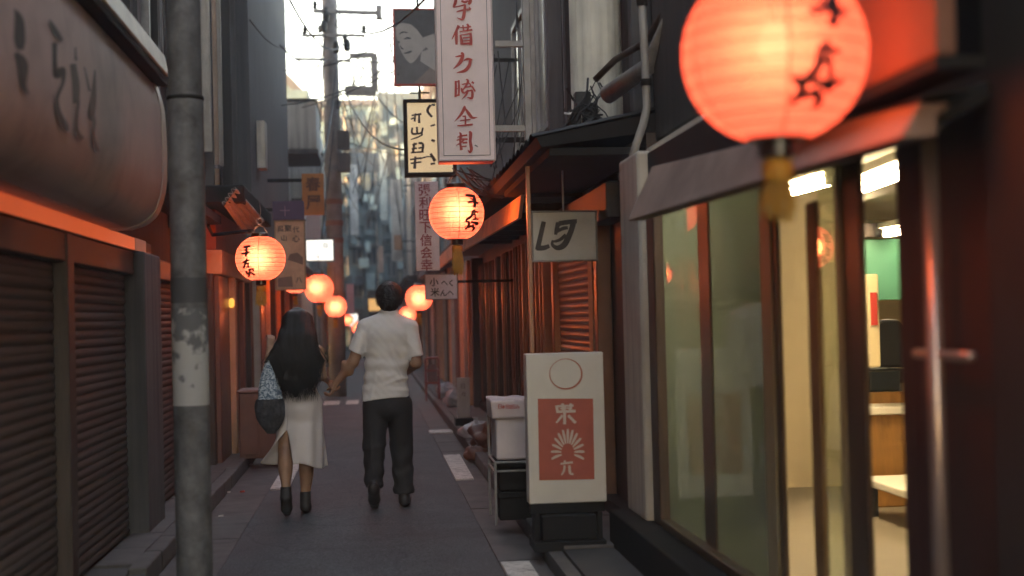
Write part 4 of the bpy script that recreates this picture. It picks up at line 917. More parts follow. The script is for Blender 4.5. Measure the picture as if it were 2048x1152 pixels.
# ================================================================== poles and wires
M_pole = mat('street_pole_paint', (.105, .105, .108), .6, var=.6, scale=11, bump=.35, bscale=40, dirt=.65)
pc = Vector((-.955, 7.6, 0))
P = thing('steel_pole', 'thick grey steel pole with peeling poster in the left foreground', 'pole', tuple(pc))
MB().lathe([(.093, 0), (.093, 2.66), (.092, 2.68), (.087, 2.69), (.085, 7.0)], pc, 40).build('shaft', M_pole, P, smooth=False)
for py in (197,): 
    z = at(385, py, 7.6).z; MB().lathe([(.096, -.010), (.097, 0), (.096, .010)], (pc.x, pc.y, z), 40).build('clamp_band', M_black, P, smooth=True)
bz0, bz1 = at(385, 606, 7.6).z, at(385, 556, 7.6).z
MB().lathe([(.1045, bz0 - z) if False else (.0945, 0), (.0945, bz1 - bz0)], (pc.x, pc.y, bz0), 40, cap=False).build('dark_wrap', mat('tar_wrap', (.055, .055, .058), .7, var=.3, bump=.2), P, smooth=True)
pz0, pz1 = at(385, 810, 7.6).z, at(385, 616, 7.6).z
pm = bpy.data.materials.new('torn_poster'); pm.use_nodes = True
t = pm.node_tree; N = t.nodes; L = t.links; p = N['Principled BSDF']; p.inputs['Roughness'].default_value = .85
tc = N.new('ShaderNodeTexCoord'); nz = N.new('ShaderNodeTexNoise'); nz.inputs['Scale'].default_value = 14; nz.inputs['Detail'].default_value = 7; L.new(tc.outputs['Object'], nz.inputs['Vector'])
sx = N.new('ShaderNodeSeparateXYZ'); L.new(tc.outputs['Object'], sx.inputs[0])
gr = N.new('ShaderNodeMapRange'); gr.inputs[1].default_value = pz0; gr.inputs[2].default_value = pz1; gr.inputs[3].default_value = .22; gr.inputs[4].default_value = -.12; L.new(sx.outputs['Z'], gr.inputs[0])
ad = N.new('ShaderNodeMath'); ad.operation = 'ADD'; L.new(nz.outputs['Fac'], ad.inputs[0]); L.new(gr.outputs[0], ad.inputs[1])
cr = N.new('ShaderNodeValToRGB'); cr.color_ramp.elements[0].position = .44; cr.color_ramp.elements[0].color = (.11, .112, .115, 1); cr.color_ramp.elements[1].position = .56; cr.color_ramp.elements[1].color = (.37, .37, .355, 1)
L.new(ad.outputs[0], cr.inputs[0]); L.new(cr.outputs[0], p.inputs['Base Color'])
def poster(u, v):
    a_ = math.radians(-175 + 215*u); edge = .0
    z = pz0 + (pz1 - pz0)*v
    return (pc.x + .0943*math.cos(a_), pc.y + .0943*math.sin(a_), z)
MB().grid(30, 16, poster).build('torn_poster', pm, P, smooth=True)

pc2 = at(673, 640, 28.0); pc2.z = 0
P = thing('utility_pole', 'concrete utility pole with crossarms and tangled wires against the sky', 'pole', tuple(pc2))
MB().lathe([(.17, 0), (.14, 9.5)], pc2, 20).build('shaft', mat('pole_concrete', (.20, .185, .18), .85, var=.3, scale=4, bump=.2), P, smooth=True)
def pt2(px, py, dd=0): return at(px, py, 27.8 + dd)
for (xa, ya, xb, yb, wd) in ((627, 22, 757, 26, .07), (605, 71, 730, 71, .05), (590, 118, 664, 119, .045), (675, 122, 700, 122, .04)):
    MB().bar(pt2(xa, ya), pt2(xb, yb), wd, wd).build('crossarm', M_gsteel, P)
MB().box(pt2(752, 10).x, pt2(763, 10).x, 27.7, 27.9, pt2(757, 38).z, pt2(757, 12).z).build('arm_plate', M_gsteel, P)
ins = MB().lathe([(.02, 0), (.05, .03), (.03, .06), (.055, .09), (.03, .12), (.04, .15)], (0, 0, 0), 10).mesh('insulator', M_dwall)
for px, py in ((630, 18), (652, 30), (649, 52), (728, 66), (690, 85), (695, 100), (610, 68), (640, 66)):
    q = pt2(px, py); link_mesh('insulator', ins, None, P, tuple(q - pc2))
tr = MB(); a_, b_ = pt2(702, 108), pt2(752, 192)
tr.bar(pt2(700, 112), pt2(748, 110), .09, .09).bar(pt2(748, 108), pt2(750, 182), .12, .16, (0, 1, 0)).bar(pt2(690, 182), pt2(752, 182), .12, .18)
tr.build('platform_frame', M_gsteel, P)
for py in (205, 335, 402, 445, 480): MB().lathe([(.178, -.05), (.178, .05)], (pc2.x, pc2.y, pt2(673, py).z), 20).build('strap', M_rust if py > 400 else M_gsteel, P)
for py in (300, 345): MB().box(pc2.x + .1, pc2.x + .34, 27.6, 27.85, pt2(673, py).z, pt2(673, py).z + .35).build('junction_box', M_gwall, P)
wires = [((673, 20, 27.8), (900, -60, 12), .5), ((690, 85, 27.8), (560, -40, 16), .4), ((655, 30, 27.8), (640, 130, 27.5), .1), ((652, 52, 27.8), (640, 260, 27), -.1), ((700, 112, 27.8), (869, 95, 17.7), .15),
         ((605, 71, 27.8), (500, 40, 18), .3), ((660, 118, 27.8), (560, 90, 20), .2), ((690, 182, 27.8), (820, 300, 15), .3), ((680, 180, 27.8), (760, 330, 45), .5), ((697, 190, 27.8), (740, 420, 50), .6),
         ((745, 180, 27.8), (815, 250, 30), .1), ((672, 140, 27.8), (645, 330, 26), .1), ((668, 200, 27.8), (640, 345, 21.6), .1), ((676, 200, 27.8), (655, 520, 30), .1), ((667, 260, 27.8), (640, 500, 26), .05), ((690, 60, 27.8), (700, 110, 27.6), .05),
         ((780, 85, 17.6), (797, 150, 17.5), .05), ((700, 110, 27.8), (720, 190, 60), .4), ((715, 110, 27.8), (705, 185, 27.8), .03), ((730, 110, 27.8), (718, 185, 27.8), .02), ((675, 40, 27.8), (600, 140, 30), .4), ((680, 5, 27.8), (760, 20, 60), .5), ((757, 25, 27.8), (880, 60, 60), 1.0)]
rw_ = random.Random(5)
for k in range(26):
    dd = rw_.uniform(24, 62); dd2 = dd + rw_.uniform(-6, 14)
    wires.append(((745 - 1.7*FPX/dd, rw_.uniform(-40, 260), dd), (745 + 1.7*FPX/dd2, rw_.uniform(-40, 330), dd2), rw_.uniform(.1, .6)))
for k in range(46):      # slack drops and service wires farther down the lane
    dd = rw_.uniform(30, 56); x_ = rw_.uniform(640, 815); y_ = rw_.uniform(120, 330)
    wires.append(((x_, y_, dd), (x_ + rw_.uniform(-60, 60), y_ + rw_.uniform(40, 240), dd + rw_.uniform(-3, 3)), rw_.uniform(-.2, .5)))
wt = thing('overhead_cables', 'thin black overhead cables strung from the utility pole across the lane', 'cables', (0, 27, 6))
for (a3, b3, sag) in wires:
    A, B = at(*a3), at(*b3); pts = [A*(1 - k/10) + B*(k/10) - Vector((0, 0, sag*4*(k/10)*(1 - k/10))) for k in range(11)]
    MB().path(pts, .012 if a3[2] > 20 else .008, 5).build('cable', M_wire, wt)
for px, py in ((672, 95), (694, 90), (652, 32), (648, 52)):
    q = pt2(px, py, -.1); MB().lathe([(.02, -.12), (.06, -.1), (.07, 0), (.05, .1), (.02, .12)], q, 8).build('cable_joint', M_wire, wt)

# ================================================================== right: pipes, conduits, cable clutter above the eave
P = thing('bent_downpipe', 'pale bent drainpipe running down to the eave left of the huge lantern', 'pipe', (1.4, 8.4, 2.4))
MB().path([at(1281, -40, 8.3), at(1287, 60, 8.3), at(1291, 150, 8.3), at(1294, 215, 8.3), at(1286, 250, 8.3), at(1272, 290, 8.3), at(1264, 322, 8.3)], .024, 12).build('pipe', mat('grey_pvc', (.32, .31, .285), .4, var=.12, bump=.03), P, smooth=True)
for px, py in ((1284, 5), (1292, 165)): MB().lathe([(.033, -.02), (.033, .02)], at(px, py, 8.3), 12).build('pipe_clip', M_black, P)
P = thing('diagonal_conduit', 'pale round duct slanting up behind the bent drainpipe', 'pipe', (1.6, 9, 3.4))
MB().path([at(1215, 190, 9.0), at(1300, 130, 8.6), at(1350, 20, 8.2), at(1400, -60, 7.8)], [.06, .055, .05, .05], 12).build('pipe', M_zinc, P, smooth=True)
MB().path([at(1190, 160, 9.0), at(1230, 120, 8.9), at(1290, 85, 8.6), at(1330, 20, 8.3), at(1345, -30, 8.2)], .022, 8).build('conduit', M_dwood, P, smooth=True)
P = thing('cable_bundle', 'dark tangle of cables and boxes on the tiled eave', 'cables', (1.4, 10, 2.9))
mb = MB()
for k in range(16):
    a3 = at(random.uniform(1140, 1200), random.uniform(150, 230), 9.6); b3 = at(random.uniform(1060, 1240), random.uniform(230, 300), 9.5)
    pts = [a3*(1 - q_/8) + b3*(q_/8) + Vector((random.gauss(0, .03), random.gauss(0, .03), -.22*(q_/8)*(1 - q_/8)*random.uniform(.4, 1.6))) for q_ in range(9)]
    mb.path(pts, random.uniform(.004, .009), 5)
mb.build('cable', M_wire, P)
for px, py, s_ in ((1165, 205, .055), (1180, 225, .05), (1150, 235, .04)):
    q = at(px, py, 9.7); MB().box(q.x - s_, q.x + s_, 9.66, 9.76, q.z - s_*1.3, q.z + s_*1.3).build('junction_box', M_wire, P, bevel=.01)
MB().path([at(1098, 290, 9.6), at(1106, 282, 9.6), at(1116, 282, 9.6)], .006, 5).build('yellow_clip', mat('yellow_plastic', (.6, .4, .03), .5), P)
MB().path([at(1128, 226, 9.6), at(1138, 228, 9.6), at(1148, 224, 9.6)], .007, 5).build('white_tie', mat('white_plastic', (.6, .6, .6), .5), P)
P = thing('pole_side_cables', 'looped cables behind the pink sign near its steel post', 'cables', (1.1, 12, 3))
mb = MB()
for k in range(9):
    a3 = at(random.uniform(985, 1050), random.uniform(0, 200), 12.5); b3 = at(random.uniform(975, 1040), random.uniform(300, 390), 12.0)
    mb.path([a3, (a3 + b3)/2 + Vector((random.uniform(-.12, .12), 0, -.05)), b3], .006, 5)
for k in range(10):
    a3 = at(925 + random.uniform(-20, 20), 345 + random.uniform(-10, 12), 11.7); b3 = at(random.uniform(960, 1030), random.uniform(340, 400), 12.2)
    mb.path([a3, (a3 + b3)/2 - Vector((0, 0, random.uniform(0, .08))), b3], .006, 5)
mb.build('cable', M_wire, P)

# ================================================================== inside the glass shop
M_tube = emis('fluorescent_tube', (1.0, .93, .68), 130)
def tube(label, a, b, rad=.028):
    a, b = Vector(a), Vector(b)
    t = thing('fluorescent_lamp', label, 'lamp', tuple((a + b)/2), 'fluorescent lamps inside the shop')
    MB().path([a, b], rad, 12).build('tube', M_tube, t, smooth=True)
    d = (b - a).normalized()
    MB().bar(a + Vector((0, 0, .075)) - d*.05, b + Vector((0, 0, .075)) + d*.05, .12, .05).build('housing', M_ceil, t, bevel=.006)
    MB().bar(a - d*.045 + Vector((0, 0, .025)), a - d*.002 + Vector((0, 0, .025)), .05, .10).build('end_socket', M_ceil, t)
    MB().bar(b + d*.002 + Vector((0, 0, .025)), b + d*.045 + Vector((0, 0, .025)), .05, .10).build('end_socket', M_ceil, t)
tube('long fluorescent tube seen just below the huge lantern\'s tassel', at(1657, 362, 7.75), at(1530, 398, 9.0))
tube('fluorescent tube behind the upper door pane, nearest the dark door', at(1812, 343, 6.7), at(1728, 374, 7.3))
tube('small fluorescent tube deeper inside above the green panel', at(1772, 468, 11.8), at(1812, 462, 11.2))
P = thing('counter', 'wood-fronted counter with white top edge inside the lit shop', 'counter', (3.6, 9.5, .16))
x0, x1, z0, z1 = face(1690, 828, 1900, 1000, 9.2); x0 = at(1700, 900, 9.6).x
box('front', mat('orange_plywood', (.42, .20, .055), .55, var=.2, scale=4, bump=.06, stretch=(5, 5, .6)), P, x0, x1, 9.2, 9.55, .161, z1, bevel=.01)
box('top', M_ceil, P, x0 - .03, x1 + .05, 9.14, 9.6, z1 + .001, z1 + .055, bevel=.01)
box('shelf_rail', MATS['orange_plywood'], P, x0, x1, 9.48, 9.55, z1 + .056, z1 + .13)
P = thing('cream_wall_cabinet', 'slim cream cabinet with a red slot on the wall inside the shop', 'cabinet', (3.2, 9, 1.3))
x0, x1, z0, z1 = face(1736, 548, 1760, 735, 9.0)
box('case', mat('cream_enamel', (.68, .58, .36), .4, var=.06, bump=.03), P, x0, x1, 9.0, 9.25, z0, z1, bevel=.012)
a_ = face(1741, 585, 1753, 650, 9.0); box('red_slot', M_redink, P, a_[0], a_[1], 8.985, 8.999, a_[2], a_[3])
P = thing('green_panel', 'green wall panel inside the lit shop', 'panel', (4.5, 13, 1.5))
x0, x1, z0, z1 = face(1690, 478, 1850, 600, 12.0)
box('panel', mat('bottle_green', (.04, .22, .14), .6, var=.08, bump=.02), P, x0, x1, 12.0, 12.06, z0, z1, bevel=.006)
box('rail', M_dwood, P, x0, x1, 11.97, 12.07, z1 + .02, z1 + .14)
P = thing('dark_armchair', 'dark rounded chair back standing behind the shop counter', 'chair', (3.7, 10.3, .16))
x0, x1, z0, z1 = face(1752, 638, 1812, 735, 10.2)
MB().extrude([((x0 + x1)/2 + (x1 - x0)/2*math.copysign(abs(math.cos(t_))**.6, math.cos(t_)), z1 - .12 + .12*math.sin(t_)) for t_ in [math.pi*k/12 for k in range(13)]] + [(x0, z0), (x1, z0)],
             lambda x, z: (x, 10.2, z), lambda x, z: (x, 10.32, z)).build('backrest', mat('black_vinyl', (.02, .018, .018), .45, var=.2, bump=.08), P, bevel=.02)
box('seat', MATS['black_vinyl'], P, x0, x1, 10.18, 10.7, z0 - .12, z0 - .01, bevel=.03)
for x in (x0 + .03, x1 - .06):
    for y in (10.22, 10.62): box('leg', M_gsteel, P, x, x + .03, y, y + .03, .161, z0 - .121)
P = thing('low_cream_bench', 'low cream bench top catching light at the foot of the shop counter', 'bench', (3, 8, .16))
bx_ = at(1722, 1020, 8.9).x
box('seat', M_ceil, P, bx_, bx_ + .7, 7.4, 8.9, .36, .41, bevel=.01)
for x in (bx_ + .03, bx_ + .6):
    for y in (7.45, 8.8): box('leg', M_gsteel, P, x, x + .05, y, y + .05, .161, .359)
P = thing('dark_monitor', 'dark screen standing on the shop counter', 'screen', (3.6, 9.7, 1.2))
x0, x1, z0, z1 = face(1738, 742, 1800, 782, 9.75)
box('screen', M_dglass, P, x0, x1, 9.75, 9.79, z0, z1, bevel=.008); box('foot', M_black, P, (x0 + x1)/2 - .1, (x0 + x1)/2 + .1, 9.7, 9.85, z0 - .07, z0 - .002)

# ================================================================== things along the right kerb
P = thing('wire_stand', 'thin-legged metal stand carrying a white box beside the standing sign', 'stand', (1.25, 10, .1))
tz = at(1020, 915, 9.8).z
x0 = at(990, 915, 9.5).x; x1 = x0 + .34
mb = MB()
for x in (x0, x1):
    for y in (9.5, 10.0): MB().path([(x, y, .1), (x, y, tz + (.35 if y > 9.9 else .0))], .009, 8).build('leg', M_zinc, P)
for z in (tz, tz - .06): 
    for a_, b_ in (((x0, 9.5), (x1, 9.5)), ((x0, 10), (x1, 10)), ((x0, 9.5), (x0, 10)), ((x1, 9.5), (x1, 10))): mb.path([(*a_, z), (*b_, z)], .007, 6)
mb.build('rail', M_zinc, P); box('shelf', M_black, P, x0, x1, 9.5, 10, tz - .02, tz - .012)
P = thing('white_box', 'white polystyrene box with red print in a loose plastic wrap on the stand', 'box', (1.25, 9.75, tz))
bx0, bx1, bz1 = x0 - .005, x0 + .36, at(1020, 806, 9.6).z
M_foam = mat('white_foam', (.62, .55, .54), .75, var=.08, scale=7, bump=.1, dirt=.12)
box('body', M_foam, P, bx0 + .02, bx1, 9.55, 9.95, tz + .009, bz1, bevel=.012)
def wrap(u, v):
    an = 2*math.pi*u; cx, cy = (bx0 + bx1)/2 + .01, 9.75; hx, hy = (bx1 - bx0)/2 + .012, .222
    c_, s_ = math.cos(an), math.sin(an); k_ = 1/max(abs(c_), abs(s_))
    w_ = .003*math.sin(23*u*2*math.pi)*v + random.uniform(-.0015, .0015)
    return (cx + (hx + .008*v + w_)*c_*k_, cy + (hy + .008*v + w_)*s_*k_, bz1 - .10 + .128*v + (.004*math.sin(9*an) if v > .9 else 0))
MB().grid(64, 7, wrap, closed_x=True).build('plastic_wrap', mat('milky_plastic', (.66, .56, .56), .35, var=.08, bump=.1), P, smooth=True, solid=.002)
MB().box(bx0 - .0, bx1 + .02, 9.53, 9.97, bz1 + .001, bz1 + .022).build('lid', M_foam, P, bevel=.01)
glyphs(P, [(c, 1000 + 7*i, 813 + (i % 2), 9) for i, c in enumerate('日本名産品み')], M_redink, 9.50, .01, off=.0)
P = thing('black_crate', 'black plastic crate stacked under the wire stand', 'crate', (1.3, 9.7, .1))
for k in range(2):
    zz = .12 + .2*k; c_ = MB()
    c_.box(x0 + .03, x1 + .1, 9.56, 9.58, zz, zz + .185).box(x0 + .03, x1 + .1, 9.96, 9.98, zz, zz + .185).box(x0 + .03, x0 + .05, 9.581, 9.959, zz, zz + .185).box(x1 + .08, x1 + .1, 9.581, 9.959, zz, zz + .185).box(x0 + .051, x1 + .079, 9.581, 9.959, zz, zz + .02)
    c_.box(x0 + .02, x1 + .11, 9.545, 9.559, zz + .15, zz + .19)
    c_.build('crate_tier', M_black, P, bevel=.006)
def rag(name, label, cat, c, r_, m, seed, sq=.6):
    rr = np.random.default_rng(seed); mb = MB(); ph = rr.uniform(0, 6.28, 8); fr = rr.integers(2, 7, 8)
    def fn(u, v):
        an = 2*math.pi*u; th = math.pi*(v - .5)
        k_ = 1 + sum(.07*math.sin(fr[i]*an + ph[i] + 3*th*(i % 3)) for i in range(8))
        return (c[0] + r_*k_*math.cos(an)*math.cos(th), c[1] + r_*k_*math.sin(an)*math.cos(th), max(c[2] + .002, c[2] + r_*sq*(math.sin(th)*k_ + .75)))
    o = mb.grid(40, 20, fn, closed_x=True).build(name, m, None, smooth=True); tag(o, label, cat); return o
M_bagb = mat('brown_bag', (.12, .055, .035), .45, var=.4, scale=14, bump=.4, bscale=24)
M_bagw = mat('grey_bag', (.34, .34, .35), .4, var=.3, scale=10, bump=.4, bscale=20)
q = onZ(975, 890, .1); rag('rubbish_bag', 'crumpled brown rubbish bag on the kerb beside the white box stand', 'bag', (1.24, 15.0, .12), .24, M_bagb, 3)
rag('rubbish_bag', 'small crumpled brown bag at the kerb edge, lowest of the heap', 'bag', (1.02, 14.5, .03), .12, M_bagb, 9, .7)
rag('rubbish_bag', 'grey crumpled plastic bag behind the brown bags on the kerb', 'bag', (1.16, 16.2, .12), .2, M_bagw, 4, .5)
rag('rubbish_bag', 'flat pale rag lying on the kerb below the small upright board', 'rag', (1.18, 18.6, .12), .16, M_bagw, 5, .25)
P, fr_ = sign('upright_floor_board', 'narrow pale upright board standing on the right pavement', 914, 755, 940, 836, 18.0, mat('floor_board_grey', (.42, .39, .37), .6, var=.15, bump=.05), None, .01, .05)
glyphs(P, [('日', 926, 772, 10), ('々', 927, 788, 10)], mat('grey_ink', (.16, .12, .12), .6), 18.0, .01)
box('foot', M_black, P, fr_[0] - .03, fr_[1] + .03, 17.9, 18.2, .115, fr_[2] - .001)
P = thing('red_rack', 'small red metal rack against the wall right of the man', 'rack', (1.3, 24, .1))
x0, x1, z0, z1 = face(852, 718, 878, 768, 24)
mb = MB()
for z in (z0, (z0 + z1)/2, z1): mb.box(x0, x1, 24, 24.3, z, z + .03)
for x in (x0, x1): mb.box(x - .012, x + .012, 24, 24.02, .1, z1).box(x - .012, x + .012, 24.28, 24.3, .1, z1)
mb.build('frame', mat('red_rack_paint', (.17, .04, .03), .5, var=.2), P); box('bin', M_gwall, P, x0 + .03, x1 - .03, 24.03, 24.26, z0 + .032, z1 - .1)
for i, (px, py, dd) in enumerate(((848, 812, 22.0), (868, 800, 24.6))):
    o = rag('rubbish_bag', ('pale bundle far along the right kerb, nearer one', 'pale bundle far along the right kerb, farther one')[i], 'bag', (1.25, dd, .12), .17, M_bagw, 11 + i, .8)
# left side
P = thing('dark_cabinet', 'low dark maroon cabinet standing behind the woman on the left pavement', 'cabinet', (-1.3, 14.6, .1))
x0, x1, z0, z1 = face(478, 785, 560, 905, 14.6)
box('case', M_maroon, P, x0, x1, 14.6, 15.2, .118, z1, bevel=.01); box('top', mat('cabinet_top', (.22, .15, .14), .4, var=.15), P, x0 - .015, x1 + .015, 14.58, 15.22, z1 + .001, z1 + .025, bevel=.006)
for x in (x0 + .02, (x0 + x1)/2 + .01): box('door', M_maroon, P, x, x + (x1 - x0)/2 - .03, 14.585, 14.599, .16, z1 - .03, bevel=.004)
P = thing('wall_lamp', 'tiny yellow wall lamp on the rust-red post at left', 'lamp', (-1.43, 15.35, 1.65))
q = at(463, 606, 15.2); MB().lathe([(.012, -.05), (.03, -.03), (.034, .02), (.015, .05)], q, 12).build('shade', emis('tiny_amber', (1, .55, .12), 1.2), P, smooth=True); MB().bar(q + Vector((-.05, .05, .05)), q + Vector((0, 0, .05)), .012, .012).build('arm', M_black, P)
P = thing('planter', 'dark green potted shrub far down the left side of the lane', 'plant', (-1.35, 33, 0))
q = at(668, 735, 33); MB().lathe([(.16, 0), (.2, .3), (.21, .32)], (q.x, 33, .1), 14).build('pot', mat('peach_pot', (.5, .3, .24), .8), P)
mb = MB()
for k in range(260):
    v = Vector(rng.normal(size=3)).normalized()*(.28*random.random()**.4); c3 = Vector((q.x, 33, .72)) + v; n3 = Vector(rng.normal(size=3)).normalized(); u3 = n3.orthogonal().normalized()*.05; w3 = n3.cross(u3)*.5
    mb.add([c3 - u3, c3 + w3, c3 + u3, c3 - w3], [(0, 1, 2, 3)])
mb.build('foliage', mat('shrub_leaf', (.05, .075, .03), .6, var=.4, scale=9), P, fix=False); MB().path([(q.x, 33, .35), (q.x, 33, .72)], .02, 6).build('stem', M_dwood, P)
for i, (px, py) in enumerate(((484, 984), (441, 1033), (455, 985), (500, 930))):
    q = onZ(px, py, .02); o = MB().hexa([(q.x - .02, q.y, .018), (q.x + .02, q.y - .01, .018), (q.x + .025, q.y + .03, .018), (q.x - .015, q.y + .035, .018), (q.x - .015, q.y, .03), (q.x + .018, q.y, .034), (q.x + .02, q.y + .03, .03), (q.x - .01, q.y + .03, .026)]).build('litter_scrap', mat(('red_scrap', 'pale_scrap')[i > 0], ((.5, .06, .03), (.55, .5, .46))[i > 0], .6))
    tag(o, ('red paper scrap lying in the left gutter', 'pale paper scrap by the foot of the grey pole', 'pale scrap beside the dark kerb on the left', 'pale scrap near the dark cabinet on the left')[i], 'litter')
# ================================================================== people: bodies grown from smooth distance fields
class Field:
    def __init__(s, lo, hi, h):
        s.lo = np.array(lo, float); s.h = h
        n = np.ceil((np.array(hi) - s.lo)/h).astype(int) + 1
        s.ax = [s.lo[i] + h*np.arange(n[i]) for i in range(3)]
        s.F = np.full(tuple(n), .5, np.float32)
    def sub(s, lo, hi):
        sl = []; ax = []
        for i in range(3):
            a = max(0, int((lo[i] - s.lo[i])/s.h)); b = min(len(s.ax[i]), int((hi[i] - s.lo[i])/s.h) + 2)
            sl.append(slice(a, max(a + 1, b))); ax.append(s.ax[i][a:max(a + 1, b)])
        X, Y, Z = np.meshgrid(*ax, indexing='ij', sparse=True)
        return tuple(sl), X, Y, Z
    def _union(s, sl, D, k):
        F = s.F[sl]
        if k <= 0: s.F[sl] = np.minimum(F, D); return
        h = np.maximum(k - np.abs(F - D), 0)/k
        s.F[sl] = np.minimum(F, D) - h*h*h*k/6
    def _cut(s, sl, D, k):
        F = s.F[sl]; h = np.maximum(k - np.abs(F + D), 0)/k
        s.F[sl] = np.maximum(F, -D) + h*h*h*k/6
    def cone(s, a, b, ra, rb, k=.03, flat=None, cut=False):
        """tapered limb from a to b"""
        a = np.array(a, float); b = np.array(b, float); m = max(ra, rb) + .09
        sl, X, Y, Z = s.sub(np.minimum(a, b) - m, np.maximum(a, b) + m)
        d = b - a; L = d @ d + 1e-9
        t = np.clip(((X - a[0])*d[0] + (Y - a[1])*d[1] + (Z - a[2])*d[2])/L, 0, 1)
        D = np.sqrt((X - a[0] - t*d[0])**2 + (Y - a[1] - t*d[1])**2 + (Z - a[2] - t*d[2])**2) - (ra + (rb - ra)*t)
        (s._cut if cut else s._union)(sl, D.astype(np.float32), k); return s
    def limb(s, pts, rs, k=.03):
        for i in range(len(pts) - 1): s.cone(pts[i], pts[i+1], rs[i], rs[i+1], k)
        return s
    def ell(s, c, r, k=.03, rot=0, cut=False, tilt=0):
        c = np.array(c, float); r = np.array(r, float); m = max(r) + .09
        sl, X, Y, Z = s.sub(c - m, c + m); x, y, z = X - c[0], Y - c[1], Z - c[2]
        if rot: ca, sa = math.cos(rot), math.sin(rot); x, y = ca*x + sa*y, -sa*x + ca*y
        if tilt: ca, sa = math.cos(tilt), math.sin(tilt); x, z = ca*x + sa*z, -sa*x + ca*z
        q = np.sqrt((x/r[0])**2 + (y/r[1])**2 + (z/r[2])**2); q2 = np.sqrt((x/r[0]**2)**2 + (y/r[1]**2)**2 + (z/r[2]**2)**2) + 1e-9
        D = q*(q - 1)/q2
        (s._cut if cut else s._union)(sl, D.astype(np.float32), k); return s
    def disp(s, fn):
        X, Y, Z = np.meshgrid(*s.ax, indexing='ij', sparse=True); s.F = (s.F + fn(X, Y, Z)).astype(np.float32); return s
    def clipz(s, z0=None, z1=None):
        Z = s.ax[2][None, None, :]
        if z0 is not None: s.F = np.maximum(s.F, (z0 - Z).astype(np.float32))
        if z1 is not None: s.F = np.maximum(s.F, (Z - z1).astype(np.float32))
        return s
    def cutfn(s, fn):
        X, Y, Z = np.meshgrid(*s.ax, indexing='ij', sparse=True); s.F = np.maximum(s.F, fn(X, Y, Z)).astype(np.float32); return s
    def shell(s, t):
        s.F = np.maximum(s.F, -(s.F + t)); return s
    def surface(s):
        F = s.F; sg = F < 0; n = F.shape
        c = np.zeros(tuple(k - 1 for k in n), np.int8)
        for i in (0, 1):
            for j in (0, 1):
                for k in (0, 1): c += sg[i:n[0]-1+i, j:n[1]-1+j, k:n[2]-1+k]
        cells = np.argwhere((c > 0) & (c < 8)); idx = -np.ones(c.shape, np.int32); idx[tuple(cells.T)] = np.arange(len(cells))
        P = np.zeros((len(cells), 3)); W = np.zeros(len(cells))
        cor = [(i, j, k) for i in (0, 1) for j in (0, 1) for k in (0, 1)]
        for a in cor:
            for b in cor:
                if sum(b) - sum(a) == 1 and sum(abs(p - q) for p, q in zip(a, b)) == 1:
                    fa = F[tuple((cells + a).T)]; fb = F[tuple((cells + b).T)]; m = (fa < 0) != (fb < 0)
                    t = np.where(m, fa/np.where(m, fa - fb, 1), 0)
                    P += np.where(m[:, None], np.array(a) + t[:, None]*(np.array(b) - np.array(a)), 0); W += m
        V = (cells + P/W[:, None])*s.h + s.lo
        faces = []
        for ax in range(3):
            o1, o2 = [(1, 2), (2, 0), (0, 1)][ax]
            s0 = [slice(None)]*3; s1 = [slice(None)]*3; s0[ax] = slice(0, -1); s1[ax] = slice(1, None)
            ch = sg[tuple(s0)] != sg[tuple(s1)]; e = np.argwhere(ch)
            e = e[(e[:, o1] > 0) & (e[:, o2] > 0) & (e[:, o1] < n[o1] - 1) & (e[:, o2] < n[o2] - 1)]
            q = []
            for u, v in ((1, 1), (0, 1), (0, 0), (1, 0)):
                cc = e.copy(); cc[:, o1] -= u; cc[:, o2] -= v; q.append(idx[tuple(cc.T)])
            q = np.stack(q, 1); ins = sg[tuple(e.T)]; q[~ins] = q[~ins][:, ::-1]; faces.append(q)
        return V, np.concatenate(faces)
    def build(s, name, m, parent, loc=(0, 0, 0), smooth_it=2):
        V, Fc = s.surface()
        if smooth_it:      # light Laplacian relaxation
            ed = np.concatenate([Fc[:, [0, 1]], Fc[:, [1, 2]], Fc[:, [2, 3]], Fc[:, [3, 0]]])
            for _ in range(smooth_it):
                A = np.zeros_like(V); C = np.zeros(len(V))
                np.add.at(A, ed[:, 0], V[ed[:, 1]]); np.add.at(A, ed[:, 1], V[ed[:, 0]]); np.add.at(C, ed[:, 0], 1); np.add.at(C, ed[:, 1], 1)
                V = V*.5 + .5*A/np.maximum(C, 1)[:, None]
        me = bpy.data.meshes.new(name); me.from_pydata(V.tolist(), [], Fc.tolist()); me.update()
        me.polygons.foreach_set('use_smooth', [True]*len(me.polygons)); me.materials.append(m)
        return link_mesh(name, me, None, parent, loc)

M_skin = mat('warm_skin', (.34, .185, .115), .5, var=.1, scale=12, bump=.06, bscale=120)
M_skin.node_tree.nodes['Principled BSDF'].inputs['Subsurface Weight'].default_value = .08
M_skin.node_tree.nodes['Principled BSDF'].inputs['Subsurface Radius'].default_value = (.01, .004, .002)
M_hair = mat('black_hair', (.012, .009, .008), .42, var=.4, scale=20, bump=.5, bscale=60, stretch=(14, 14, 1.0))
M_hair2 = mat('short_black_hair', (.012, .009, .008), .5, var=.4, scale=40, bump=.7, bscale=120)
M_shirt = mat('oatmeal_shirt', (.68, .64, .60), .85, var=.07, scale=6, bump=.25, bscale=220)
M_trou = mat('black_trousers', (.022, .018, .018), .8, var=.25, scale=8, bump=.2, bscale=150)
M_dress = mat('silver_slip_dress', (.60, .55, .53), .5, var=.06, scale=5, bump=.05, bscale=80)
M_shoe = mat('dark_leather', (.03, .022, .02), .5, var=.3, scale=14, bump=.1)
M_sole = mat('shoe_sole', (.10, .08, .07), .8, var=.2)

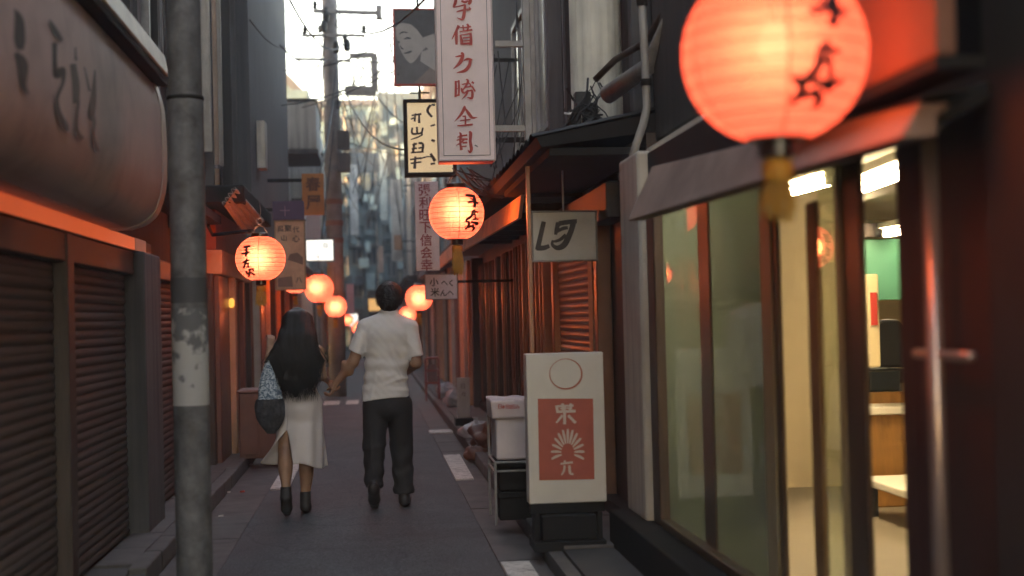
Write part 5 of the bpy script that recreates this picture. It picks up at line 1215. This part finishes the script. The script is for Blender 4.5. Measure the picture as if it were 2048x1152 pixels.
def head(f, c, yaw, s=1.0):
    """skull, jaw, face and ears; looks towards +Y turned by yaw"""
    ca, sa = math.cos(yaw), math.sin(yaw)
    def P(x, y, z): return (c[0] + s*(ca*x - sa*y), c[1] + s*(sa*x + ca*y), c[2] + s*z)
    f.ell(P(0, -.008, .03), (.074*s, .095*s, .092*s), .02, yaw)
    f.ell(P(0, .035, -.045), (.056*s, .06*s, .075*s), .03, yaw)
    f.ell(P(0, .062, -.095), (.028*s, .026*s, .022*s), .025, yaw)
    f.cone(P(0, .088, .012), P(0, .108, -.028), .008*s, .014*s, .012); f.ell(P(0, .106, -.034), (.017*s, .012*s, .010*s), .008, yaw)
    for x in (-.031, .031):
        f.ell(P(x, .094, .014), (.019*s, .014*s, .012*s), .012, yaw, cut=True); f.ell(P(x, .076, .012), (.013*s,)*3, .004)
        f.ell(P(x*1.0, .088, .032), (.022*s, .010*s, .007*s), .012, yaw)
        e = 1 if x > 0 else -1
        f.ell(P(.077*e, -.006, -.002), (.009*s, .019*s, .031*s), .008, yaw); f.ell(P(.083*e, .002, .0), (.005*s, .010*s, .018*s), .004, yaw, cut=True)
    f.ell(P(0, .088, -.062), (.024*s, .012*s, .006*s), .008, yaw); f.ell(P(0, .087, -.073), (.020*s, .012*s, .006*s), .008, yaw)
def hand(f, wrist, d, side, curl, s=1.0, thumb=None):
    """palm and five fingers; d = direction of the palm, side = across the knuckles (towards the thumb), curl = palm normal"""
    w = Vector(wrist); d = Vector(d).normalized(); sd = Vector(side); sd = (sd - d*sd.dot(d)).normalized(); cu = Vector(curl); cu = (cu - d*cu.dot(d) - sd*cu.dot(sd)).normalized()
    for q in (-.026, -.009, .009, .026): f.cone(w + sd*q*.7*s + d*.012*s, w + d*.082*s + sd*q*s, .0155*s, .0125*s, .014)
    for q, L, sp in ((.028, .070, .06), (.0095, .078, .02), (-.0095, .073, -.02), (-.028, .058, -.06)):
        p = w + d*.084*s + sd*q*s; dd = (d + sd*sp).normalized()
        a1 = p + (dd*.88 + cu*.47)*L*.45*s; a2 = a1 + (dd*.25 + cu*.97)*L*.32*s; a3 = a2 + (dd*-.45 + cu*.88)*L*.25*s
        f.limb([p, a1, a2, a3], [.0102*s, .0092*s, .0085*s, .0072*s], .004)
    t0 = w + d*.022*s + sd*.026*s; t1 = t0 + (d*.62 + sd*.66 + cu*.3).normalized()*.040*s; t2 = t1 + (d*.80 + sd*.1 + cu*.6).normalized()*.032*s; t3 = t2 + (d*.75 - sd*.25 + cu*.6).normalized()*.024*s
    f.limb([t0, t1, t2, t3], [.0155*s, .0125*s, .0108*s, .0085*s], .006)

# ------------------------------------------------------------------ man
mx, my = at(782, 1018, 11.2).x, 11.2
man = thing('person', 'person in light shirt and black trousers walking away, holding hands, right of the pair', 'person', (mx, my, .02))
lw = (-.405, .03, .985); lh_d = (-.045, .02, -.1)
f = Field((-.56, -.32, -.0), (.36, .42, 1.78), .0065)
head(f, (.028, .03, 1.637), .18)
f.limb([(.015, -.005, 1.44), (.022, .01, 1.57)], [.062, .055], .03)
f.ell((-.005, -.005, 1.28), (.15, .095, .19), .05).ell((-.012, 0, 1.02), (.138, .092, .16), .05).ell((-.016, .0, .90), (.142, .095, .11), .05)
f.limb([(-.06, -.01, 1.44), (-.18, -.01, 1.405)], [.055, .058], .04).limb([(.07, -.01, 1.44), (.19, -.01, 1.395)], [.055, .058], .04)
f.limb([(-.17, -.01, 1.40), (-.268, -.035, 1.145), lw], [.054, .043, .028], .02); f.ell((-.315, -.012, 1.10), (.04, .042, .07), .03, tilt=.5)
f.limb([(.18, -.01, 1.39), (.220, -.05, 1.125), (.165, .185, 1.06)], [.054, .044, .029], .02)
hand(f, lw, lh_d, (.1, 1, .1), (-.8, .1, -.3), 1.0)
hand(f, (.165, .187, 1.06), (-.55, .8, -.1), (-.2, .2, .95), (-1, -.2, 0), 1.0)
f.limb([(-.09, 0, .84), (-.115, -.03, .50), (-.13, -.14, .13)], [.070, .055, .042], .03).limb([(.065, 0, .84), (.092, .06, .48), (.105, .03, .08)], [.070, .055, .042], .03)
f.build('body', M_skin, man)
# short cropped hair
f = Field((-.12, -.15, 1.50), (.18, .20, 1.80), .0048)
f.ell((.026, .016, 1.668), (.103, .120, .102), .02).ell((.022, -.035, 1.622), (.088, .080, .082), .03).ell((.02, -.045, 1.575), (.064, .048, .045), .03)
f.disp(lambda X, Y, Z: .0045*np.sin(95*X + 30*np.sin(20*Z))*np.sin(88*Y + 2)*np.sin(80*Z + 1) + .003*np.sin(160*X + 50*Z)*np.sin(150*Y + 40*X))
f.cutfn(lambda X, Y, Z: np.minimum(.02, (Y*.98 - X*.18 - .098) + .0*Z)*1.0 + np.where(Z > 1.69, -.03, 0.0))
f.build('hair', M_hair2, man, smooth_it=0)
hs = MB()
for k in range(1500):
    v = Vector(rng.normal(size=3)).normalized()
    if v.y > .55 and v.z < .5: continue
    if v.z < -.6: continue
    q = Vector((.024 + .098*v.x, .006 + .112*v.y, 1.655 + .108*v.z)); n_ = Vector((v.x, v.y, v.z*.7 - .5)).normalized(); L_ = random.uniform(.012, .03)
    hs.path([q, q + n_*L_*.5, q + n_*L_*.6 + Vector((random.gauss(0, .003), random.gauss(0, .003), -L_*.5))], [.0015, .0012, .0004], 3, cap=False)
me = hs.mesh('loose_hair', M_hair2, (0, 0, 0), True); link_mesh('loose_hair', me, None, man)
# shirt
def folds(X, Y, Z):
    d = .0
    d = d + .0040*np.sin(17*(X + .50*Z) + 2.2*np.sin(7*X))*np.clip((1.25 - Z)/.25, 0, 1)*np.clip((Z - .84)/.1, .2, 1)
    d = d + .0065*np.exp(-((Z - .975 - .10*X - .02*np.sin(14*X))/.013)**2)*np.clip((X + .07)/.1, 0, 1) - .006*np.exp(-((Z - 1.005 - .10*X - .02*np.sin(14*X))/.014)**2)*np.clip((X + .07)/.1, 0, 1)
    d = d + .006*np.exp(-((Z - .925 + .08*X)/.014)**2)*np.clip((X + .02)/.1, 0, 1) - .006*np.exp(-((Z - .952 + .08*X)/.014)**2)*np.clip((X + .02)/.1, 0, 1)
    d = d + .0075*np.exp(-((X - .10 + .42*(Z - 1.05))/.016)**2)*np.clip((1.32 - Z)/.1, 0, 1)*np.clip((Z - .95)/.06, 0, 1) - .006*np.exp(-((X - .135 + .42*(Z - 1.05))/.018)**2)*np.clip((1.32 - Z)/.1, 0, 1)*np.clip((Z - .95)/.06, 0, 1)
    d = d + .006*np.exp(-((X + .11 - .2*(Z - 1.0))/.014)**2)*np.clip((1.22 - Z)/.1, 0, 1)
    d = d + .005*np.exp(-((Z - 1.30 + 1.1*np.abs(X - .02) - .14)/.018)**2)*np.clip((np.abs(X) - .06)/.05, 0, 1)
    d = d + .0018*np.sin(34*X - 28*Z + 2*np.sin(19*Z))*np.sin(17*Z + 11*Y) + .0015*np.sin(90*Z + 60*X)*np.sin(41*X + 8*Y)
    return -d*.75
f = Field((-.40, -.26, .78), (.36, .22, 1.60), .0055)
f.ell((-.0, -.01, 1.33), (.192, .127, .17), .05)
for z, w_, dp, cx in ((1.22, .182, .122, -.002), (1.12, .176, .122, -.010), (1.02, .174, .124, -.016), (.93, .180, .128, -.022), (.86, .188, .132, -.026), (.80, .194, .138, -.028)):
    f.ell((cx, -.005, z), (w_, dp, .10), .05)
f.limb([(-.05, -.01, 1.455), (-.165, -.01, 1.415)], [.068, .064], .05).limb([(.07, -.01, 1.455), (.18, -.01, 1.405)], [.068, .064], .05)
f.limb([(-.165, -.01, 1.41), (-.246, -.032, 1.215)], [.066, .066], .035); f.limb([(.175, -.01, 1.40), (.218, -.042, 1.185)], [.066, .063], .035)
f.limb([(.012, -.012, 1.46), (.02, .0, 1.505)], [.082, .074], .03)
f.disp(folds)
f.cutfn(lambda X, Y, Z: np.where(X < -.205, (-(X + .246)*.40 - (Z - 1.215)*.91) - .006*np.sin(30*Y), -1.0))
f.cutfn(lambda X, Y, Z: np.where(X > .185, (1.178 - Z) + .12*(X - .23), -1.0))
f.cutfn(lambda X, Y, Z: (.85 + .014*np.sin(9*X + 1) - .06*np.clip(-X - .12, 0, 1) - Z))
f.shell(.011)
f.cutfn(lambda X, Y, Z: -(np.sqrt((X - .02)**2 + (Y - .006)**2) - .062) - np.where(Z > 1.47, 0, 1.0))
f.clipz(None, 1.545)
f.build('shirt', M_shirt, man, smooth_it=2)
# collar and centre-back seam
cb = MB()
cb.grid(40, 4, lambda u, v: (.02 + (.071 + .008*v)*math.cos(2*math.pi*u), .0 + (.070 + .008*v)*math.sin(2*math.pi*u), 1.548 - .045*v + .012*math.sin(2*math.pi*u)), closed_x=True)
def local(mb, name, m, parent, **k):
    me = mb.mesh(name, m, (0, 0, 0), k.get('smooth', True)); o = link_mesh(name, me, None, parent)
    if k.get('solid'): q = o.modifiers.new('thickness', 'SOLIDIFY'); q.thickness = k['solid']; q.offset = 0
    return o
local(cb, 'collar', M_shirt, man, solid=.005)
# trousers
f = Field((-.27, -.26, .08), (.24, .22, .99), .0058)
f.ell((-.018, -.004, .87), (.166, .116, .15), .03).ell((-.016, -.030, .80), (.158, .110, .12), .04)
f.limb([(-.098, -.01, .80), (-.120, -.03, .50), (-.128, -.125, .20)], [.106, .086, .072], .03)
f.limb([(.082, 0, .80), (.094, .05, .48), (.104, .03, .12)], [.106, .088, .078], .03)
f.disp(lambda X, Y, Z: -.005*np.sin(44*Z + 20*X + 14*Y + 3*np.sin(23*X))*np.clip((.62 - Z)/.3, .15, 1) - .005*np.exp(-((Z - .50 - .15*X)/.02)**2) - .006*np.exp(-((X + .12 + .05*Z)/.012)**2)*np.clip((.7 - Z)/.2, 0, 1) - .004*np.sin(60*Z - 30*X)*np.clip((.3 - Z)/.12, 0, 1))
f.cutfn(lambda X, Y, Z: np.where(X < -.02, .185 - Z + .35*(Y + .125), .105 - Z))
f.build('trousers', M_trou, man)
# shoes: left heel lifted, right flat
f = Field((-.21, -.32, -.01), (-.04, .10, .27), .0045)
f.limb([(-.132, -.205, .185), (-.128, -.13, .085), (-.126, -.045, .035)], [.040, .046, .036], .02).ell((-.132, -.19, .165), (.041, .05, .052), .02).limb([(-.132, -.15, .22), (-.131, -.175, .17)], [.045, .045], .02)
f.clipz(.006); f.build('shoe', M_shoe, man)
f = Field((.02, -.12, -.01), (.19, .26, .17), .0045)
f.limb([(.106, -.015, .05), (.112, .10, .045), (.118, .18, .032)], [.044, .046, .036], .02).limb([(.105, .0, .12), (.105, .0, .07)], [.046, .046], .02)
f.clipz(.006); f.build('shoe', M_shoe, man)

# ------------------------------------------------------------------ woman
wx, wy = at(600, 1025, 11.0).x, 11.0
wom = thing('person', 'person with waist-long dark hair in a pale dress walking away, left of the pair', 'person', (wx, wy, .02))
# her hand meets his: express his palm in her frame
tgt = Vector((mx - wx + lw[0], my - wy + lw[1], lw[2])) + Vector(lh_d).normalized()*.055
rw = tuple(tgt + Vector((-.048, -.022, .075)))
f = Field((-.34, -.34, 0), (.44, .45, 1.60), .0062)
head(f, (.015, .03, 1.455), -.05, .93)
f.limb([(.01, -.005, 1.27), (.013, .01, 1.40)], [.05, .045], .03)
f.ell((.01, 0, 1.14), (.135, .09, .16), .05).ell((.01, 0, .98), (.108, .082, .12), .05).ell((.012, -.012, .85), (.152, .108, .115), .05)
f.limb([(-.05, 0, 1.275), (-.145, 0, 1.24)], [.045, .046], .03).limb([(.07, 0, 1.275), (.165, 0, 1.24)], [.045, .046], .03)
f.limb([(.168, 0, 1.238), (.19, -.04, 1.05), rw], [.043, .035, .023], .02)
f.limb([(-.15, 0, 1.24), (-.232, -.05, 1.06), (-.205, .03, 1.27)], [.042, .034, .024], .02)
hand(f, rw, tgt - Vector(rw), (.25, 1, 0), (.9, -.1, -.25), .92)
hand(f, (-.205, .032, 1.275), (.12, .25, .9), (.8, .3, -.2), (.3, .9, -.1), .88)
f.limb([(-.07, 0, .84), (-.100, -.03, .50), (-.092, -.17, .20)], [.088, .050, .033], .03); f.ell((-.098, -.10, .40), (.047, .052, .12), .07); f.limb([(-.092, -.17, .20), (-.09, -.19, .175)], [.033, .034], .02)
f.limb([(.075, 0, .84), (.060, .07, .47), (.042, .04, .10)], [.088, .050, .034], .03); f.ell((.052, .045, .35), (.047, .052, .12), .07)
f.build('body', M_skin, wom)
# long hair: a fall of locks down to the waist
f = Field((-.26, -.32, .84), (.26, .18, 1.62), .0052)
f.ell((.012, .012, 1.485), (.092, .110, .096), .03)
for k in range(15):
    u = k/14; x0_ = -.052 + .125*u; x1_ = -.165 + .315*u; yb = -.105 - .045*math.sin(math.pi*u)
    zb_ = .925 + .05*abs(u - .45) + .02*math.sin(9*u)
    f.limb([(x0_, -.035 - .04*math.sin(math.pi*u), 1.50), (x0_*1.45, -.085 - .03*math.sin(math.pi*u), 1.36), (x1_*1.04 - .004, yb, 1.17), (x1_*.90 + .012*math.sin(11*u), yb - .02*math.sin(5*u), 1.04), (x1_*.55 + .02*math.sin(7*u), yb + .015, zb_)], [.048, .052, .046, .032, .006], .03)
for sx_ in (-1, 1): f.limb([(.012 + .075*sx_, .03, 1.50), (.012 + .10*sx_, .02, 1.34), (.0 + .13*sx_, -.03, 1.18)], [.04, .04, .022], .03)
f.disp(lambda X, Y, Z: .0016*np.sin(61*X + 7*np.sin(7*Z + 2) + 19*Y) + .0014*np.sin(143*X + 13*np.sin(5*Z + 1) + 37*Y) + .002*np.sin(31*X - 9*Z + 25*Y))
f.build('hair', M_hair, wom, smooth_it=0)
ws = MB()
for k in range(1300):
    u = random.random(); x0_ = -.066 + .155*u; x1_ = -.185 + .36*u + random.gauss(0, .014); zz = random.uniform(.88, 1.15); yb = -.115 - .05*math.sin(math.pi*u) - random.uniform(0, .035)
    j = random.gauss(0, .016); ph = random.uniform(0, 6.28); am = random.uniform(.004, .017)
    def wob(p, k): return (p[0] + am*math.sin(ph + 2.1*k), p[1] + .5*am*math.cos(ph + 1.7*k), p[2])
    ws.path([wob(p_, k_) for k_, p_ in enumerate([(x0_, -.07 - .04*math.sin(math.pi*u), 1.52), (x0_*1.35, -.125 - .035*math.sin(math.pi*u), 1.36), (x1_*1.06 + j, yb - .01, 1.17), (x1_*.92 - j, yb, max(zz, 1.02)), (x1_*.75 + j*1.5, yb + random.uniform(-.01, .02), zz - .02)])], [.0016, .0018, .0016, .0012, .0005], 3, cap=False)
local(ws, 'loose_strand', M_hair, wom)
# slip dress with a slit over the left leg
def dress(u, v):
    z = 1.19 - .80*v
    if z > .98: w_, dp = .125 - .016*(1.19 - z)/.21 + .018, .098
    elif z > .84: k = (.98 - z)/.14; w_, dp = .127 + .05*(3*k*k - 2*k**3), .098 + .026*k
    else: k = (.84 - z)/.45; w_, dp = .172 + .008*k, .122 + .030*k
    sl = max(0, (.655 - z)/.265)                        # opening of the slit
    a0 = math.radians(238); gap = math.radians(33)*sl**.8
    a_ = a0 + gap/2 + (2*math.pi - gap)*u
    fold = (.5 + .5*math.tanh((.80 - z)*9))*(.005*math.sin(5*a_ + 2.5*z) + .0035*math.sin(9*a_ - 4*z + 1))*(1 + .8*max(0, (.7 - z)/.35))
    x = .012 + (w_ + fold)*math.cos(a_); y = -.005 + (dp + fold)*math.sin(a_)
    edge = max(0, 1 - (1 - u)*9)                         # left flap blows outwards
    x -= edge*sl*.15; y -= edge*sl*.03
    right = max(0, 1 - abs(((a_ - math.radians(360)) % (2*math.pi)) - 0)/.6) if sl else 0
    x += .02*sl*right
    y -= .012*math.exp(-((z - .81)/.05)**2)*max(0, -math.sin(a_)) - .010*math.exp(-((z - .71)/.04)**2)*max(0, -math.sin(a_))
    zz = z + (.035*edge*sl if True else 0) + .012*math.sin(3*a_)*sl - .03*sl*max(0, math.cos(a_))
    return (x, y, zz)
dm = MB().grid(110, 64, dress)
local(dm, 'dress', M_dress, wom, solid=.004)
for sx_ in (-1, 1):
    local(MB().path([(.01 + .085*sx_, .085, 1.18), (.012 + .085*sx_, .05, 1.27), (.012 + .08*sx_, -.01, 1.31), (.01 + .07*sx_, -.08, 1.19)], .005, 6), 'strap', M_dress, wom)
# boots: left heel lifted behind, right flat
M_boot = mat('dark_boot', (.028, .022, .02), .6, var=.3, scale=14, bump=.15)
f = Field((-.17, -.34, -.01), (-.01, .06, .27), .0045)
f.limb([(-.092, -.178, .235), (-.09, -.205, .155), (-.09, -.17, .075), (-.092, -.09, .032)], [.041, .043, .042, .030], .02); f.clipz(.006, .235); f.build('boot', M_boot, wom)
f = Field((-.03, -.08, -.01), (.13, .28, .22), .0045)
f.limb([(.042, .035, .19), (.042, .03, .06)], [.041, .042], .02).limb([(.042, .02, .05), (.045, .12, .038), (.05, .19, .028)], [.040, .038, .028], .02); f.clipz(.006, .17); f.build('boot', M_boot, wom)
# drawstring bag on her left shoulder
bag = thing('shoulder_bag', 'drawstring bag with blue-white patterned top and dark lower half on the left shoulder', 'bag', (wx - .21, wy - .15, .66))
bm_ = bpy.data.materials.new('patterned_cloth'); bm_.use_nodes = True
t = bm_.node_tree; N = t.nodes; L = t.links; p = N['Principled BSDF']; p.inputs['Roughness'].default_value = .8
tc = N.new('ShaderNodeTexCoord'); mp = N.new('ShaderNodeMapping'); mp.inputs['Scale'].default_value = (1, 1, 1.4); L.new(tc.outputs['Object'], mp.inputs[0])
wv = N.new('ShaderNodeTexNoise'); wv.inputs['Scale'].default_value = 30; wv.inputs['Detail'].default_value = 1.5; wv.inputs['Distortion'].default_value = 2.2; L.new(mp.outputs[0], wv.inputs['Vector'])
cr = N.new('ShaderNodeValToRGB'); cr.color_ramp.elements[0].position = .47; cr.color_ramp.elements[0].color = (.10, .16, .21, 1); cr.color_ramp.elements[1].position = .54; cr.color_ramp.elements[1].color = (.50, .58, .62, 1)
L.new(wv.outputs['Fac'], cr.inputs[0]); L.new(cr.outputs[0], p.inputs['Base Color'])
bl_ = wloc(bag)
def bagpt(u, v, z0, z1, r0, r1, bulge):
    a_ = 2*math.pi*u; r_ = r0 + (r1 - r0)*v + bulge*math.sin(math.pi*v); r_ *= 1 + .07*math.sin(9*a_ + 4*v)*(1 - v*.5) + .05*math.sin(5*a_ + 2*v) + .05*math.sin(3*a_ - 5*v)
    cx_ = bl_.x + .01 - .018*(z0 + (z1 - z0)*v - .9)
    return (cx_ + r_*math.cos(a_), bl_.y + r_*.72*math.sin(a_), z0 + (z1 - z0)*v)
MB().grid(48, 18, lambda u, v: bagpt(u, v, 1.21, .915, .012, .092, .012), closed_x=True).build('patterned_top', bm_, bag, smooth=True)
M_net = mat('dark_mesh_cloth', (.050, .050, .056), .75, var=.75, scale=34, bump=.5, bscale=50)
MB().grid(48, 18, lambda u, v: bagpt(u, v, .914, .655, .0925, .03, .042), closed_x=True).build('lower_bag', M_net, bag, smooth=True)
MB().path([(bl_.x + .0, bl_.y, 1.20), (wx - .17, wy - .07, 1.27), (wx - .15, wy, 1.30), (wx - .17, wy + .05, 1.24), (wx - .2, wy + .05, 1.1), (bl_.x - .07, bl_.y + .04, .93)], .007, 6).build('strap', bm_, bag, smooth=True)

# ================================================================== evening air
hm = bpy.data.materials.new('evening_haze'); hm.use_nodes = True
N = hm.node_tree.nodes; N.remove(N['Principled BSDF']); pv = N.new('ShaderNodeVolumePrincipled')
pv.inputs['Color'].default_value = (.52, .74, .84, 1); pv.inputs['Density'].default_value = .0034; pv.inputs['Anisotropy'].default_value = .3
hm.node_tree.links.new(pv.outputs[0], N['Material Output'].inputs['Volume'])
hz = MB().box(-70, 70, -50, 210, -1, 16).build('haze', hm); hz['kind'] = 'stuff'; hz['label'] = 'thin pale evening haze filling the lane'; hz['category'] = 'haze'
